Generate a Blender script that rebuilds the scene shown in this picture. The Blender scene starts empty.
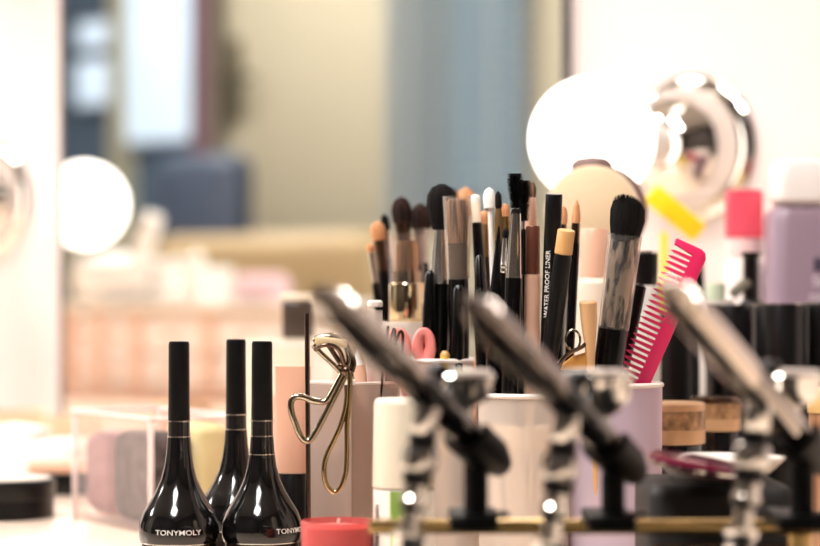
import bpy, bmesh, math, random
from mathutils import Vector, Matrix, Quaternion, noise as mnoise
random.seed(7)
S = bpy.context.scene
COL = S.collection
PI = math.pi
F = 820 * 100 / 36.0          # focal length in pixels (100 mm lens)
CZ = 0.14                     # camera height above the table top (table top is z = 0)
HY = 300                      # picture row of the horizon

def P(px, py, d):             # a point at distance d whose place in the photograph was measured
    return Vector(((px - 410) / F * d, d, CZ + (HY - py) / F * d))
def X(px, d): return (px - 410) / F * d
def Z(py, d): return CZ + (HY - py) / F * d

# ------------------------------------------------------------------ materials
def lin(c):
    if isinstance(c, str):
        c = c.lstrip('#'); c = [int(c[i:i+2], 16) / 255 for i in (0, 2, 4)]
    return tuple((x / 12.92 if x <= .04045 else ((x + .055) / 1.055) ** 2.4) for x in c) + (1,)
MATS = {}
def mat(name, col, rough=.4, metal=0, emis=0, emcol=None, noise=0, nscale=60, col2=None, bump=0, stretch=None, coat=0,
        sheen=0, spec=.5, trans=0, sub=0, detail=4):
    if name in MATS: return MATS[name]
    m = bpy.data.materials.new(name); m.use_nodes = True
    nt = m.node_tree; b = nt.nodes['Principled BSDF']
    b.inputs['Base Color'].default_value = lin(col)
    b.inputs['Roughness'].default_value = rough; b.inputs['Metallic'].default_value = metal
    b.inputs['Coat Weight'].default_value = coat; b.inputs['Sheen Weight'].default_value = sheen
    b.inputs['Specular IOR Level'].default_value = spec; b.inputs['Transmission Weight'].default_value = trans
    if sub:
        b.inputs['Subsurface Weight'].default_value = sub; b.inputs['Subsurface Radius'].default_value = (.01, .006, .004)
    if emis:
        b.inputs['Emission Color'].default_value = lin(emcol or col); b.inputs['Emission Strength'].default_value = emis
    if noise or bump:
        tc = nt.nodes.new('ShaderNodeTexCoord'); mp = nt.nodes.new('ShaderNodeMapping')
        nz = nt.nodes.new('ShaderNodeTexNoise')
        nt.links.new(tc.outputs['Object'], mp.inputs['Vector']); nt.links.new(mp.outputs['Vector'], nz.inputs['Vector'])
        if stretch: mp.inputs['Scale'].default_value = stretch
        nz.inputs['Scale'].default_value = nscale; nz.inputs['Detail'].default_value = detail
        if noise:
            r = nt.nodes.new('ShaderNodeValToRGB'); r.color_ramp.elements[0].color = lin(col)
            r.color_ramp.elements[1].color = lin(col2 or col)
            r.color_ramp.elements[0].position = .5 - .5 * (1 - noise); r.color_ramp.elements[1].position = .5 + .5 * (1 - noise)
            nt.links.new(nz.outputs['Fac'], r.inputs['Fac']); nt.links.new(r.outputs['Color'], b.inputs['Base Color'])
        if bump:
            bp = nt.nodes.new('ShaderNodeBump'); bp.inputs['Strength'].default_value = bump; bp.inputs['Distance'].default_value = .001
            nt.links.new(nz.outputs['Fac'], bp.inputs['Height']); nt.links.new(bp.outputs['Normal'], b.inputs['Normal'])
    MATS[name] = m
    return m
def clear(name, tint, body, fac, rough=.1, gloss=True):
    """thin plastic or glass: part of the light passes straight, part is scattered by the tinted plastic, plus a surface shine"""
    if name in MATS: return MATS[name]
    m = bpy.data.materials.new(name); m.use_nodes = True; nt = m.node_tree
    b = nt.nodes['Principled BSDF']; out = nt.nodes['Material Output']
    b.inputs['Base Color'].default_value = lin(body); b.inputs['Roughness'].default_value = rough
    tr = nt.nodes.new('ShaderNodeBsdfTransparent'); tr.inputs['Color'].default_value = lin(tint)
    mx = nt.nodes.new('ShaderNodeMixShader')
    fr = nt.nodes.new('ShaderNodeLayerWeight'); pw = nt.nodes.new('ShaderNodeMath'); pw.operation = 'POWER'; pw.inputs[1].default_value = 3.5
    ad = nt.nodes.new('ShaderNodeMath'); ad.operation = 'MULTIPLY_ADD'; ad.use_clamp = True
    ad.inputs[1].default_value = .55; ad.inputs[2].default_value = fac
    nt.links.new(fr.outputs['Facing'], pw.inputs[0]); nt.links.new(pw.outputs[0], ad.inputs[0])
    if fac > .3:      # frosted: the wall also glows with the light coming through it
        tl = nt.nodes.new('ShaderNodeBsdfTranslucent'); tl.inputs['Color'].default_value = lin(body)
        m2 = nt.nodes.new('ShaderNodeMixShader'); m2.inputs[0].default_value = .35
        nt.links.new(b.outputs[0], m2.inputs[1]); nt.links.new(tl.outputs[0], m2.inputs[2]); bo = m2
    else: bo = b
    b = bo
    nt.links.new(ad.outputs[0], mx.inputs[0])
    nt.links.new(tr.outputs[0], mx.inputs[1]); nt.links.new(b.outputs[0], mx.inputs[2])
    nt.links.new(mx.outputs[0], out.inputs['Surface'])
    MATS[name] = m
    return m

BLACK = mat('black gloss plastic', '#0b0a0a', .12, coat=.4)
BLACKM = mat('black satin plastic', '#0a0909', .32, spec=.3)
BLACKH = mat('black lacquered handle', '#080707', .2, spec=.35)
CHROME = mat('polished chrome', '#e8e4dc', .07, 1)
SILVER = mat('brushed silver', '#d9d4cc', .2, 1)
GOLDM = mat('pale gold metal', '#aba08a', .12, 1)
DGOLD = mat('dark bronze metal', '#6d5a4c', .22, 1)
BRASS = mat('brass rail', '#d9b878', .25, 1)
WHITE = mat('white plastic', '#f4efe8', .3)
CREAM = mat('cream plastic', '#efe0c8', .35)
PEACH = mat('peach plastic', '#dfa987', .35)
SKIN = mat('nude peach satin', '#e6b79b', .3)
WOOD = mat('pale wood', '#dcae74', .45, noise=.5, nscale=40, col2='#c99255', stretch=(6, 6, .6))
HAIRB = mat('black bristle', '#070606', .85, noise=.8, nscale=90, col2='#15110f', stretch=(8, 8, .4), bump=.6, spec=.15)
HAIRD = mat('dark brown bristle', '#1d120f', .85, noise=.8, nscale=90, col2='#38251f', stretch=(8, 8, .4), bump=.6, spec=.15)
HAIRBR = mat('brown bristle', '#2e1c12', .6, noise=.8, nscale=90, col2='#8f6b4c', stretch=(8, 8, .4), bump=.6)
HAIRP = mat('apricot bristle', '#d49a66', .6, noise=.8, nscale=90, col2='#c17f50', stretch=(8, 8, .4), bump=.6)
COTTON = mat('cotton', '#f6f1e8', .9, bump=.4, nscale=300)
PINK = mat('hot pink plastic', '#ee2f68', .3)
CORAL = mat('coral pink plastic', '#ee9088', .35)
MAUVE = mat('mauve sponge', '#a88386', .85, noise=.5, nscale=150, col2='#8f6c70', bump=.5)
SLEEVE = clear('clear plastic sleeve', '#fbf7f2', '#fffaf2', .05, .03)
CLEARB = clear('clear acrylic', '#fdf8f6', '#f6ece8', .015, .05)
FROSTW = clear('frosted white plastic', '#fbf3ea', '#fff4e8', .68, .3)
FROSTT = clear('frosted taupe plastic', '#e8d8cf', '#d2c1b4', .6, .3)
FROSTL = clear('frosted lavender plastic', '#f0e2ea', '#ecdde8', .72, .3)
GLASSD = clear('smoked jar glass', '#6d5648', '#4a3a31', .35, .06)

# ------------------------------------------------------------------ mesh helpers
def lathe(bm, prof, seg=32, jit=0, sy=1, rnd=None, off=(0, 0), topn=0):
    rows = []
    k = [1 + jit * (random.random() - .5) * 2 for _ in range(seg)] if jit else [1] * seg
    for r, z in prof:
        if r <= 1e-7:
            rows.append([bm.verts.new((off[0], off[1], z))])
        else:
            row = []
            for i in range(seg):
                a = 2 * PI * i / seg
                zz = z + (topn * (random.random() - .5) if topn else 0)
                row.append(bm.verts.new((off[0] + r * k[i] * math.cos(a), off[1] + r * k[i] * math.sin(a) * sy, zz)))
            rows.append(row)
    for a, b in zip(rows, rows[1:]):
        for i in range(seg):
            j = (i + 1) % seg
            if len(a) == 1 and len(b) == 1: continue
            if len(a) == 1: bm.faces.new((a[0], b[i], b[j]))
            elif len(b) == 1: bm.faces.new((a[i], a[j], b[0]))
            else: bm.faces.new((a[i], a[j], b[j], b[i]))
    if len(rows[0]) > 1: bm.faces.new(rows[0][::-1])
    if len(rows[-1]) > 1: bm.faces.new(rows[-1])
    return bm
def box(bm, c, s, bev=0, rot=None, segs=2):
    r = bmesh.ops.create_cube(bm, size=1)
    M = Matrix.Translation(c) @ (rot.to_matrix().to_4x4() if rot else Matrix()) @ Matrix.Diagonal((s[0], s[1], s[2], 1))
    bmesh.ops.transform(bm, matrix=M, verts=r['verts'])
    if bev:
        es = list({e for v in r['verts'] for e in v.link_edges})
        bmesh.ops.bevel(bm, geom=es, offset=bev, segments=segs, affect='EDGES', profile=.5)
    return bm
def tube(bm, pts, r, seg=10, closed=False, flat=1):
    pts = [Vector(p) for p in pts]; n = len(pts)
    rr = r if isinstance(r, (list, tuple)) else [r] * n
    rows = []; up = None
    for i, p in enumerate(pts):
        t = (pts[(i + 1) % n] - pts[i - 1]) if closed else (pts[min(i + 1, n - 1)] - pts[max(i - 1, 0)])
        t.normalize()
        if up is None:
            up = t.orthogonal().normalized()
        else:
            up = (up - t * up.dot(t))
            up = up.normalized() if up.length > 1e-6 else t.orthogonal().normalized()
        b = t.cross(up)
        rows.append([bm.verts.new(p + (up * math.cos(2 * PI * k / seg) + b * math.sin(2 * PI * k / seg) * flat) * rr[i]) for k in range(seg)])
    m = n if closed else n - 1
    for i in range(m):
        a, c = rows[i], rows[(i + 1) % n]
        for k in range(seg):
            j = (k + 1) % seg
            bm.faces.new((a[k], a[j], c[j], c[k]))
    if not closed:
        bm.faces.new(rows[0][::-1]); bm.faces.new(rows[-1])
    return bm
def spline(pts, n=8, closed=False):
    pts = [Vector(p) for p in pts]; out = []; N = len(pts)
    for i in range(N if closed else N - 1):
        g = lambda k: pts[k % N] if closed else pts[max(0, min(N - 1, k))]
        p0, p1, p2, p3 = g(i - 1), g(i), g(i + 1), g(i + 2)
        for j in range(n):
            t = j / n
            out.append(.5 * ((2 * p1) + (p2 - p0) * t + (2 * p0 - 5 * p1 + 4 * p2 - p3) * t * t + (3 * p1 - p0 - 3 * p2 + p3) * t ** 3))
    if not closed: out.append(pts[-1])
    return out
def prism(bm, outline, y0, y1, bev=0):
    a = [bm.verts.new((x, y0, z)) for x, z in outline]; b = [bm.verts.new((x, y1, z)) for x, z in outline]
    n = len(a)
    fs = [bm.faces.new(a), bm.faces.new(b[::-1])]
    for i in range(n):
        j = (i + 1) % n; bm.faces.new((a[j], a[i], b[i], b[j]))
    if bev:
        bmesh.ops.bevel(bm, geom=list({e for f in fs for e in f.edges}), offset=bev, segments=2, affect='EDGES', profile=.5)
    return bm
def B(): return bmesh.new()
def part(name, bm, m, parent=None, angle=38, label=None):
    bmesh.ops.recalc_face_normals(bm, faces=bm.faces)
    me = bpy.data.meshes.new(name); bm.to_mesh(me); bm.free()
    me.materials.append(m)
    me.polygons.foreach_set('use_smooth', [True] * len(me.polygons))
    me.set_sharp_from_angle(angle=math.radians(angle))
    o = bpy.data.objects.new(name, me); COL.objects.link(o)
    if parent: o.parent = parent
    if label: o['label'] = label
    return o
def settag(o, label, cat, group=None):
    o['label'] = label; o['category'] = cat
    if group: o['group'] = group
    return o
def place(o, loc, rot=None):
    o.location = loc
    if rot is not None:
        o.rotation_mode = 'QUATERNION'; o.rotation_quaternion = rot
def thing(name, label, cat, loc=(0, 0, 0), rot=None, group=None):
    o = bpy.data.objects.new(name, None); COL.objects.link(o); o.empty_display_size = .01
    place(o, loc, rot)
    return settag(o, label, cat, group)
def single(name, bm, m, label, cat, loc=(0, 0, 0), rot=None, group=None, angle=38):
    o = part(name, bm, m, None, angle); place(o, loc, rot)
    return settag(o, label, cat, group)
def struct(name, bm, m, angle=38):
    o = part(name, bm, m, None, angle); o['kind'] = 'structure'
    return o
def qz(a): return Quaternion((0, 0, 1), a)
def axis(base, tip, roll=0):
    d = (Vector(tip) - Vector(base))
    return d.to_track_quat('Z', 'Y') @ qz(roll)
def copy_tree(o, parent=None):
    c = o.copy(); COL.objects.link(c); c.parent = parent
    for ch in list(o.children): copy_tree(ch, c)
    return c
def text(string, size, depth=.00008, align='CENTER', bold=0):
    cu = bpy.data.curves.new('lettering', 'FONT'); cu.body = string; cu.size = size; cu.extrude = depth
    cu.align_x = align; cu.align_y = 'CENTER'; cu.offset = bold; cu.resolution_u = 3
    o = bpy.data.objects.new('lettering', cu); COL.objects.link(o)
    dg = bpy.context.evaluated_depsgraph_get()
    me = bpy.data.meshes.new_from_object(o.evaluated_get(dg))
    bm = B(); bm.from_mesh(me)
    bpy.data.objects.remove(o); bpy.data.curves.remove(cu); bpy.data.meshes.remove(me)
    return bm
def wrap(bm, rfun, ang0, zc, vertical=False):
    """lay flat lettering round a turned surface; ang0 = the bearing of its middle (-90 deg faces the camera)"""
    for v in bm.verts:
        x, y, h = v.co
        if vertical: x, y = -y, x
        z = zc + y; r = rfun(z) + h + .0001
        a = ang0 + x / max(rfun(zc), 1e-4)
        v.co = (r * math.cos(a), r * math.sin(a), z)
    return bm
def prof_r(prof):
    def f(z):
        for (r0, z0), (r1, z1) in zip(prof, prof[1:]):
            lo, hi = min(z0, z1), max(z0, z1)
            if lo <= z <= hi and hi > lo: return r0 + (r1 - r0) * (z - z0) / (z1 - z0)
        return prof[0][0]
    return f

# ------------------------------------------------------------------ the room: mirror wall runs obliquely, 40 deg off the picture plane
A40 = math.radians(40)
NM = Vector((-math.sin(A40), -math.cos(A40), 0))       # out of the mirror, into the room
TM = Vector((-math.cos(A40), math.sin(A40), 0))        # along the wall, to the left
BM = Vector((X(693, 1.72), 1.72, 0))
QM = qz(PI - A40)                                      # local x = along the wall, local y = into the room
def on_wall(u, w, z=0): return BM + TM * u + NM * w + Vector((0, 0, z))
def wall_u(px, D=0):
    """how far along the wall a thing stands that is seen in column px: D = 0 on the wall itself, D > 0 in the mirror, D metres in front of it"""
    k = (px - 410) / F
    y = ((BM.x * NM.x + BM.y * NM.y) - D) / (k * NM.x + NM.y)
    v = Vector((k * y, y, 0))
    return (v - BM).dot(TM), y
def wbox(bm, u0, u1, w0, w1, z0, z1, bev=0):
    box(bm, ((u0 + u1) / 2, (w0 + w1) / 2, (z0 + z1) / 2), (abs(u1 - u0), abs(w1 - w0), abs(z1 - z0)), bev)
    return bm
def rplace(o): place(o, BM, QM); return o               # mesh written in wall coordinates

WALLW = mat('warm white wall paint', '#dfd2cd', .55, bump=.05, nscale=200)
BEIGE = mat('beige wall paint', '#b8b19b', .6, bump=.05, nscale=150)
FLOORM = mat('brown floor boards', '#5f4a38', .5, noise=.5, nscale=3, col2='#45342a', stretch=(1, 12, 1))
DW = 3.2
for nm, u in (('wall_left', 6.5), ('wall_right', -2.3)):
    b = B(); wbox(b, u, u + .1, -.12, DW + .1, -.75, 1.9); rplace(struct(nm, b, mat('taupe wall paint', '#3f352e', .6)))
b = B(); wbox(b, -2.2, 6.5, -.12, 0, -.75, 1.9); rplace(struct('wall_back', b, WALLW))
b = B(); wbox(b, -2.2, 6.5, -.12, DW + .1, -.80, -.75); rplace(struct('floor', b, FLOORM))
b = B(); wbox(b, -2.2, 6.5, -.12, DW + .1, 1.9, 1.95); rplace(struct('ceiling', b, mat('white ceiling', '#f3efe8', .7)))

# opposite wall, seen in the mirror only
DW = 3.2
def ow(px, py):
    u, y = wall_u(px, DW)
    return u, Z(py, y)
b = B(); uL, _ = wall_u(225, DW); uR, _ = wall_u(398, DW); uR2, _ = wall_u(534, DW)
wbox(b, 6.4, ow(68, 0)[0] + .4, DW, DW + .1, -.75, 1.9)
wbox(b, uL, uR, DW, DW + .1, -.75, 1.9); wbox(b, uR2, 2.0, DW, DW + .1, -.75, 1.9)
zs2 = ow(465, 218)[1]; zs1 = ow(150, 236)[1]
wbox(b, uR, uR2, DW, DW + .1, -.75, zs2); wbox(b, uR, uR2, DW, DW + .1, 1.6, 1.9)
wbox(b, ow(68, 0)[0] + .4, uL, DW, DW + .1, -.75, zs1); wbox(b, ow(68, 0)[0] + .4, uL, DW, DW + .1, 1.6, 1.9)
rplace(struct('wall_front', b, BEIGE))
b = B(); wbox(b, -2.2, 2.0, DW, DW + .1, -.75, 1.9); rplace(struct('wall_rear', b, mat('dark wall for reflections', '#2f2621', .6)))  # unseen stretch, made dark so the chrome picks up dark reflections
b = B(); wbox(b, -2.2, 6.5, DW - .012, DW, -.75, -.65); rplace(struct('baseboard_front', b, WHITE))
# window with a blind
WF = mat('white window frame', '#dfe0d6', .4)
b = B()
for u0, u1, z0, z1 in ((uR, uR - .05, zs2, 1.6), (uR2 + .05, uR2, zs2, 1.6), (uR, uR2, zs2, zs2 + .05), (uR, uR2, 1.55, 1.6)):
    wbox(b, u0, u1, DW + .005, DW + .07, z0, z1)
wf = rplace(struct('window_1', b, WF))
b = B(); wbox(b, uR - .05, uR2 + .05, DW + .055, DW + .06, zs2 + .05, 1.55)
DAY = mat('blue dusk daylight through the glass', '#7f99ab', .1, emis=.35, emcol='#8fb0c6')
rg = part('pane', b, DAY, wf)
sl = B(); n = 34
for i in range(n):
    z = zs2 + .01 + i * (1.56 - zs2) / n
    box(sl, ((uR + uR2) / 2, DW - .025, z), (abs(uR - uR2) + .02, .036, .0022), 0, Quaternion((1, 0, 0), .75))
bl = thing('venetian_blind', 'grey blue slatted blind in the window seen in the mirror', 'blind', BM, QM)
part('slats', sl, mat('grey blue slats', '#8c9ba3', .45), bl)
for f in (.2, .8):
    b = B(); tube(b, [(uR + (uR2 - uR) * f, DW - .047, zs2), (uR + (uR2 - uR) * f, DW - .047, 1.58)], .002, 6); part('cord', b, WHITE, bl)
b = B(); wbox(b, uR + .01, uR2 - .01, DW - .05, DW - .001, 1.565, 1.62, .003); part('head_rail', b, WHITE, bl)
# shop window with hung posters
b = B(); uA = ow(68, 0)[0] + .4
wbox(b, uA, uL, DW + .06, DW + .066, zs1, 1.6)
w2 = B()
for u0, u1 in ((uA, uA - .05), (uL + .05, uL), (ow(117, 0)[0] + .03, ow(117, 0)[0] - .03)):
    wbox(w2, u0, u1, DW + .005, DW + .07, zs1, 1.6)
wbox(w2, uA, uL, DW + .005, DW + .07, zs1, zs1 + .04); wbox(w2, uA, uL, DW + .005, DW + .07, 1.55, 1.6)
w2 = rplace(struct('window_2', w2, mat('grey window frame', '#a9a793', .4)))
part('pane', b, mat('dark shop window glass', '#4b5866', .08, emis=.08, emcol='#7d97b5'), w2)
PALE = mat('pale blue lit sign', '#cfe0f2', .5, emis=.55, emcol='#d2e4f6', noise=.3, nscale=5, col2='#a9c3df')
def sign(px0, px1, py0, py1, label, g='signs in the shop window'):
    u0, z1 = ow(px0, py0); u1, z0 = ow(px1, py1)
    t = thing('shop_sign', label, 'sign', on_wall((u0 + u1) / 2, DW + .03, z0), QM, g)
    w, h = abs(u0 - u1), z1 - z0
    b = B(); box(b, (0, 0, h / 2), (w, .012, h), .003); part('panel', b, PALE, t)
    b = B()
    for sx in (-1, 1): box(b, (sx * w / 2, 0, h / 2), (.012, .02, h + .012), .002)
    for zz in (0, h): box(b, (0, 0, zz), (w, .02, .012), .002)
    part('rim', b, mat('grey sign rim', '#8793a5', .4), t)
    return t
sign(74, 110, 22, 46, 'small pale blue sign at the top left of the mirrored shop window')
sign(72, 112, 60, 104, 'pale blue sign below the small one in the mirrored shop window')
sign(122, 190, -40, 140, 'largest pale blue sign, tall, in the mirrored shop window')
u0, u1 = wall_u(196, DW - .12)[0], wall_u(214, DW - .12)[0]
b = B(); lathe(b, [(0, -.75), (.05, -.75), (.05, -.73), (.034, -.70), (.034, 1.8), (.05, 1.82), (.05, 1.86), (0, 1.86)], 20)
single('coat_stand_post', b, mat('dark maroon paint', '#5b4048', .4), 'dark maroon round post beside the mirrored shop window', 'post', on_wall((u0 + u1) / 2, DW - .12))
# door beside the window: beige leaf with dark handle
ud, zd = ow(243, 82)
b = B(); wbox(b, uL - .03, uL - .03 - .82, DW - .012, DW, -.75, 1.3, .004)
wbox(b, uL - .13, uL - .72, DW - .017, DW - .012, -.55, .2, .003); wbox(b, uL - .13, uL - .72, DW - .017, DW - .012, .35, 1.2, .003)
dr = rplace(struct('door_1', b, BEIGE))
b = B(); wbox(b, ud + .025, ud - .025, DW - .03, DW - .012, zd - .12, zd + .12, .005); tube(b, [(ud, DW - .02, zd), (ud, DW - .07, zd), (ud - .12, DW - .07, zd)], .011)
part('door_handle', b, mat('dark brown metal', '#6a6250', .4, .6), dr)

# vanity mirror
u_l, _ = wall_u(68); u_r, _ = wall_u(568)
t = thing('vanity_mirror', 'large frameless mirror on the white wall reflecting the beige room', 'mirror', BM, QM)
b = B(); wbox(b, u_l, u_r, .001, .006, .004, 1.25); part('glass', b, mat('mirror glass', '#f0f0ea', .0, 1), t)
b = B()
wbox(b, u_l + .003, u_l, .001, .008, .004, 1.25); wbox(b, u_r, u_r - .004, .001, .009, .004, 1.25); wbox(b, u_l, u_r, .001, .008, 1.25, 1.254)
part('edge', b, mat('dark grey edge strip', '#5d5a57', .4), t)

# bulbs
BULB = mat('lit frosted bulb', '#ffffff', .3, emis=2.4, emcol='#fff6ee')
def fixture(u, z, label):
    t = thing('vanity_bulb_light', label, 'light', on_wall(u, 0, z), axis((0, 0, 0), NM), 'globe bulbs beside the mirror')
    b = B(); lathe(b, [(0, .0005), (.055, .0005), (.056, .004), (.052, .007), (.047, .0075), (.046, .014), (.043, .026), (.036, .038), (.026, .047), (.019, .052), (0, .053)], 48)
    part('chrome_base', b, CHROME, t)
    b = B(); lathe(b, [(0, .05), (.017, .05), (.017, .083), (.0185, .086), (0, .0865)], 32); part('socket', b, WHITE, t)
    b = B(); pr = [(.014, .0868), (.018, .089)]
    for i in range(0, 21):
        a = -1.15 + i / 20 * (PI / 2 + 1.15)
        pr.append((.0445 * math.cos(a), .131 + .0445 * math.sin(a)))
    pr[-1] = (0, pr[-1][1]); lathe(b, pr, 48); part('globe', b, BULB, t)
    return t
uR0 = 0; _, yl = wall_u(-6); ul, yl = wall_u(-6)
fixture(uR0, Z(146, 1.69), 'large round glowing bulb on a chrome base, right of the mirror')
fixture(ul, Z(202, 2.26), 'globe bulb at left whose glow shows in the mirror beside its chrome base')
for z in (.60, .95):
    for u, s in ((uR0, 'right'), (ul, 'left')):
        fixture(u, z, 'globe bulb on the %s of the mirror, above the picture edge, %s of its column' % (s, 'topmost' if z > .8 else 'second'))

# ceiling lamps, unseen, added to light the table front and mirrored room
LAMP = mat('added ceiling diffuser', '#ffffff', .5, emis=28, emcol='#fffaf8')
for u, w, lab in ((-.1, 1.5, 'added square ceiling lamp over the right end of the dressing table'), (1.3, 1.5, 'added square ceiling lamp over the left half of the dressing table'),
                  (-.8, 2.1, 'added square ceiling lamp over the right part of the room'), (3.2, 2.3, 'added square ceiling lamp over the far left of the room'), (3.2, .95, 'added square ceiling lamp over the far left end of the dressing table')):
    t = thing('added_ceiling_light', lab, 'light', on_wall(u, w, 1.9), QM, 'added ceiling lamps')
    b = B()
    for s in (-1, 1):
        box(b, (s * .31, 0, -.02), (.02, .64, .04), .003); box(b, (0, s * .31, -.02), (.6, .02, .04), .003)
    part('frame', b, WHITE, t)
    b = B(); box(b, (0, 0, -.018), (.6, .6, .01)); part('diffuser', b, LAMP, t)

# ------------------------------------------------------------------ the dressing table
TABLE = mat('cream lacquer table top', '#f3e2d0', .22, noise=.25, nscale=6, col2='#efd8c2', coat=.2)
t = thing('dressing_table', 'long cream dressing table under the mirror, covered with make-up', 'table', BM, QM)
b = B(); wbox(b, -1.0, 3.1, .0005, 1.06, -.035, 0, .003); part('tabletop', b, TABLE, t)
b = B(); wbox(b, -.9, 3.0, .98, 1.0, -.14, -.035, .002); part('apron', b, TABLE, t)
for u in (-.9, 1.0, 2.95):
    for w in (.08, .96):
        b = B(); wbox(b, u - .03, u + .03, w - .03, w + .03, -.75, -.035, .004); part('leg', b, TABLE, t)

# ------------------------------------------------------------------ things on the left end of the table, seen in the mirror
DO = .80
def mpos(px, D=DO, z=0):
    u, y = wall_u(px, D); return u, y, on_wall(u, D, z)
u0, y0, _ = mpos(74); u1, y1, _ = mpos(312)
uc = (u0 + u1) / 2; w = abs(u0 - u1); HT = Z(302, (y0 + y1) / 2)
ROSE = mat('rose gold frame', '#efc6ae', .35, .2)
t = thing('makeup_organizer', 'white drawer organizer with rose gold posts, seen in the mirror', 'organizer', on_wall(uc, DO), QM)
b = B(); box(b, (0, .09, HT - .005), (w, .2, .01), .002); part('top', b, WHITE, t)
b = B(); box(b, (0, .09, .006), (w, .2, .012), .002); part('base', b, ROSE, t)
b = B(); box(b, (0, .185, HT / 2), (w - .01, .006, HT - .022)); part('back_panel', b, CREAM, t)
for f in (-.5, -.36, -.19, .12, .47):
    b = B(); box(b, (-f * w * .98, .0, HT / 2), (.018, .012, HT - .02), .002); part('post', b, ROSE, t)
b = B(); box(b, (0, -.002, HT - .014), (w, .012, .012), .002); part('rail', b, mat('tan rail', '#d9bda2', .4), t)
FR = clear('milky drawer plastic', '#fff6f0', '#fbeee6', .8, .3)
for f0, f1 in ((-.48, -.37), (-.35, -.2), (-.18, .11), (.13, .46)):
    for k in (0, 1):
        z0 = .014 + k * (HT - .034) / 2; z1 = z0 + (HT - .034) / 2 - .003
        c = (-(f0 + f1) / 2 * w * .98, .05, (z0 + z1) / 2)
        b = B(); box(b, c, (abs(f1 - f0) * w * .95, .1, z1 - z0), .003); d = part('drawer', b, mat('milk white drawer', '#fbf1ea', .35), t)
        b = B(); lathe(b, [(0, 0), (.004, 0), (.004, .006), (.007, .009), (.007, .012), (0, .013)], 12)
        bmesh.ops.transform(b, matrix=Matrix.Translation((c[0], -.001, c[2])) @ Matrix.Rotation(PI / 2, 4, 'X'), verts=b.verts); part('knob', b, ROSE, d)
# hair dryer lying on the organizer
u, y, pos = mpos(130, DO + .07, HT)
t = thing('hair_dryer', 'white hair dryer lying on top of the mirrored organizer', 'hair dryer', pos, QM)
b = B(); lathe(b, [(0, -.085), (.02, -.085), (.03, -.08), (.036, -.05), (.037, 0), (.031, .05), (.026, .075), (.024, .075), (.022, .07), (0, .07)], 32)
bmesh.ops.transform(b, matrix=Matrix.Translation((0, 0, .037)) @ Matrix.Rotation(-PI / 2, 4, 'Y'), verts=b.verts); part('barrel', b, WHITE, t)
b = B(); tube(b, spline([(-.03, 0, .05), (-.045, 0, .085), (-.064, 0, .125)], 6), .018, 16, flat=.8); part('handle', b, WHITE, t)
b = B(); lathe(b, [(0, .076), (.025, .076), (.024, .09), (.03, .105), (.0, .105)], 24, sy=.5)
bmesh.ops.transform(b, matrix=Matrix.Translation((0, 0, .037)) @ Matrix.Rotation(PI / 2, 4, 'Y'), verts=b.verts)
bmesh.ops.transform(b, matrix=Matrix.Scale(-1, 4, (1, 0, 0)), verts=b.verts); part('nozzle', b, WHITE, t)
u, y, pos = mpos(200, DO + .17, HT)
t = thing('tissue_box', 'white tissue box on the mirrored organizer beside the hair dryer', 'tissue box', pos, QM)
b = B(); box(b, (0, 0, .026), (.10, .07, .052), .003); part('box', b, WHITE, t)
b = B(); prism(b, [(-.02, .052), (.02, .052), (.028, .07), (.008, .064), (-.006, .078), (-.02, .066)], -.004, .004, .001); part('tissue', b, COTTON, t)
u, y, pos = mpos(268, DO + .09, HT)
b = B(); lathe(b, [(0, -.04), (.017, -.04), (.02, -.036), (.02, .036), (.017, .04), (0, .04)], 20)
bmesh.ops.transform(b, matrix=Matrix.Translation((0, 0, .02)) @ Matrix.Rotation(PI / 2, 4, 'Y'), verts=b.verts)
single('rolled_towel', b, mat('pale pink towel', '#e3c3c9', .9, bump=.5, nscale=200), 'pale pink rolled cloth on the mirrored organizer right end', 'towel', pos, QM)
# chairs in the room, seen in the mirror
def salon_chair(px, py_top, D, m, label, w=.5, hh=.55):
    u, y = wall_u(px, D); zt = Z(py_top, y)
    t = thing('salon_chair', label, 'chair', on_wall(u, D, -.75), QM, 'salon chairs in the mirror')
    seat = zt + .75 - hh
    b = B(); box(b, (0, 0, seat - .06), (w, .48, .12), .03, segs=3); part('seat', b, m, t)
    b = B(); box(b, (0, .22, seat + hh / 2), (w * .92, .1, hh), .04, segs=3); part('backrest', b, m, t)
    for s in (-1, 1):
        b = B(); box(b, (s * w / 2, 0, seat + .15), (.06, .42, .05), .015); box(b, (s * w / 2, .18, seat + .05), (.04, .04, .2)); part('armrest', b, BLACKM, t)
    b = B(); lathe(b, [(0, 0), (.24, 0), (.24, .012), (.05, .04), (.035, .06), (.035, seat - .12), (0, seat - .12)], 28); part('pedestal', b, CHROME, t)
salon_chair(140, 150, 2.2, mat('slate blue upholstery', '#414d60', .5), 'slate blue salon chair standing in the mirrored room', .30)
salon_chair(188, 232, 1.5, mat('tan upholstery', '#a9926b', .55), 'tan brown low chair seen in the mirror behind the hair dryer', .62, .4)

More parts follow.
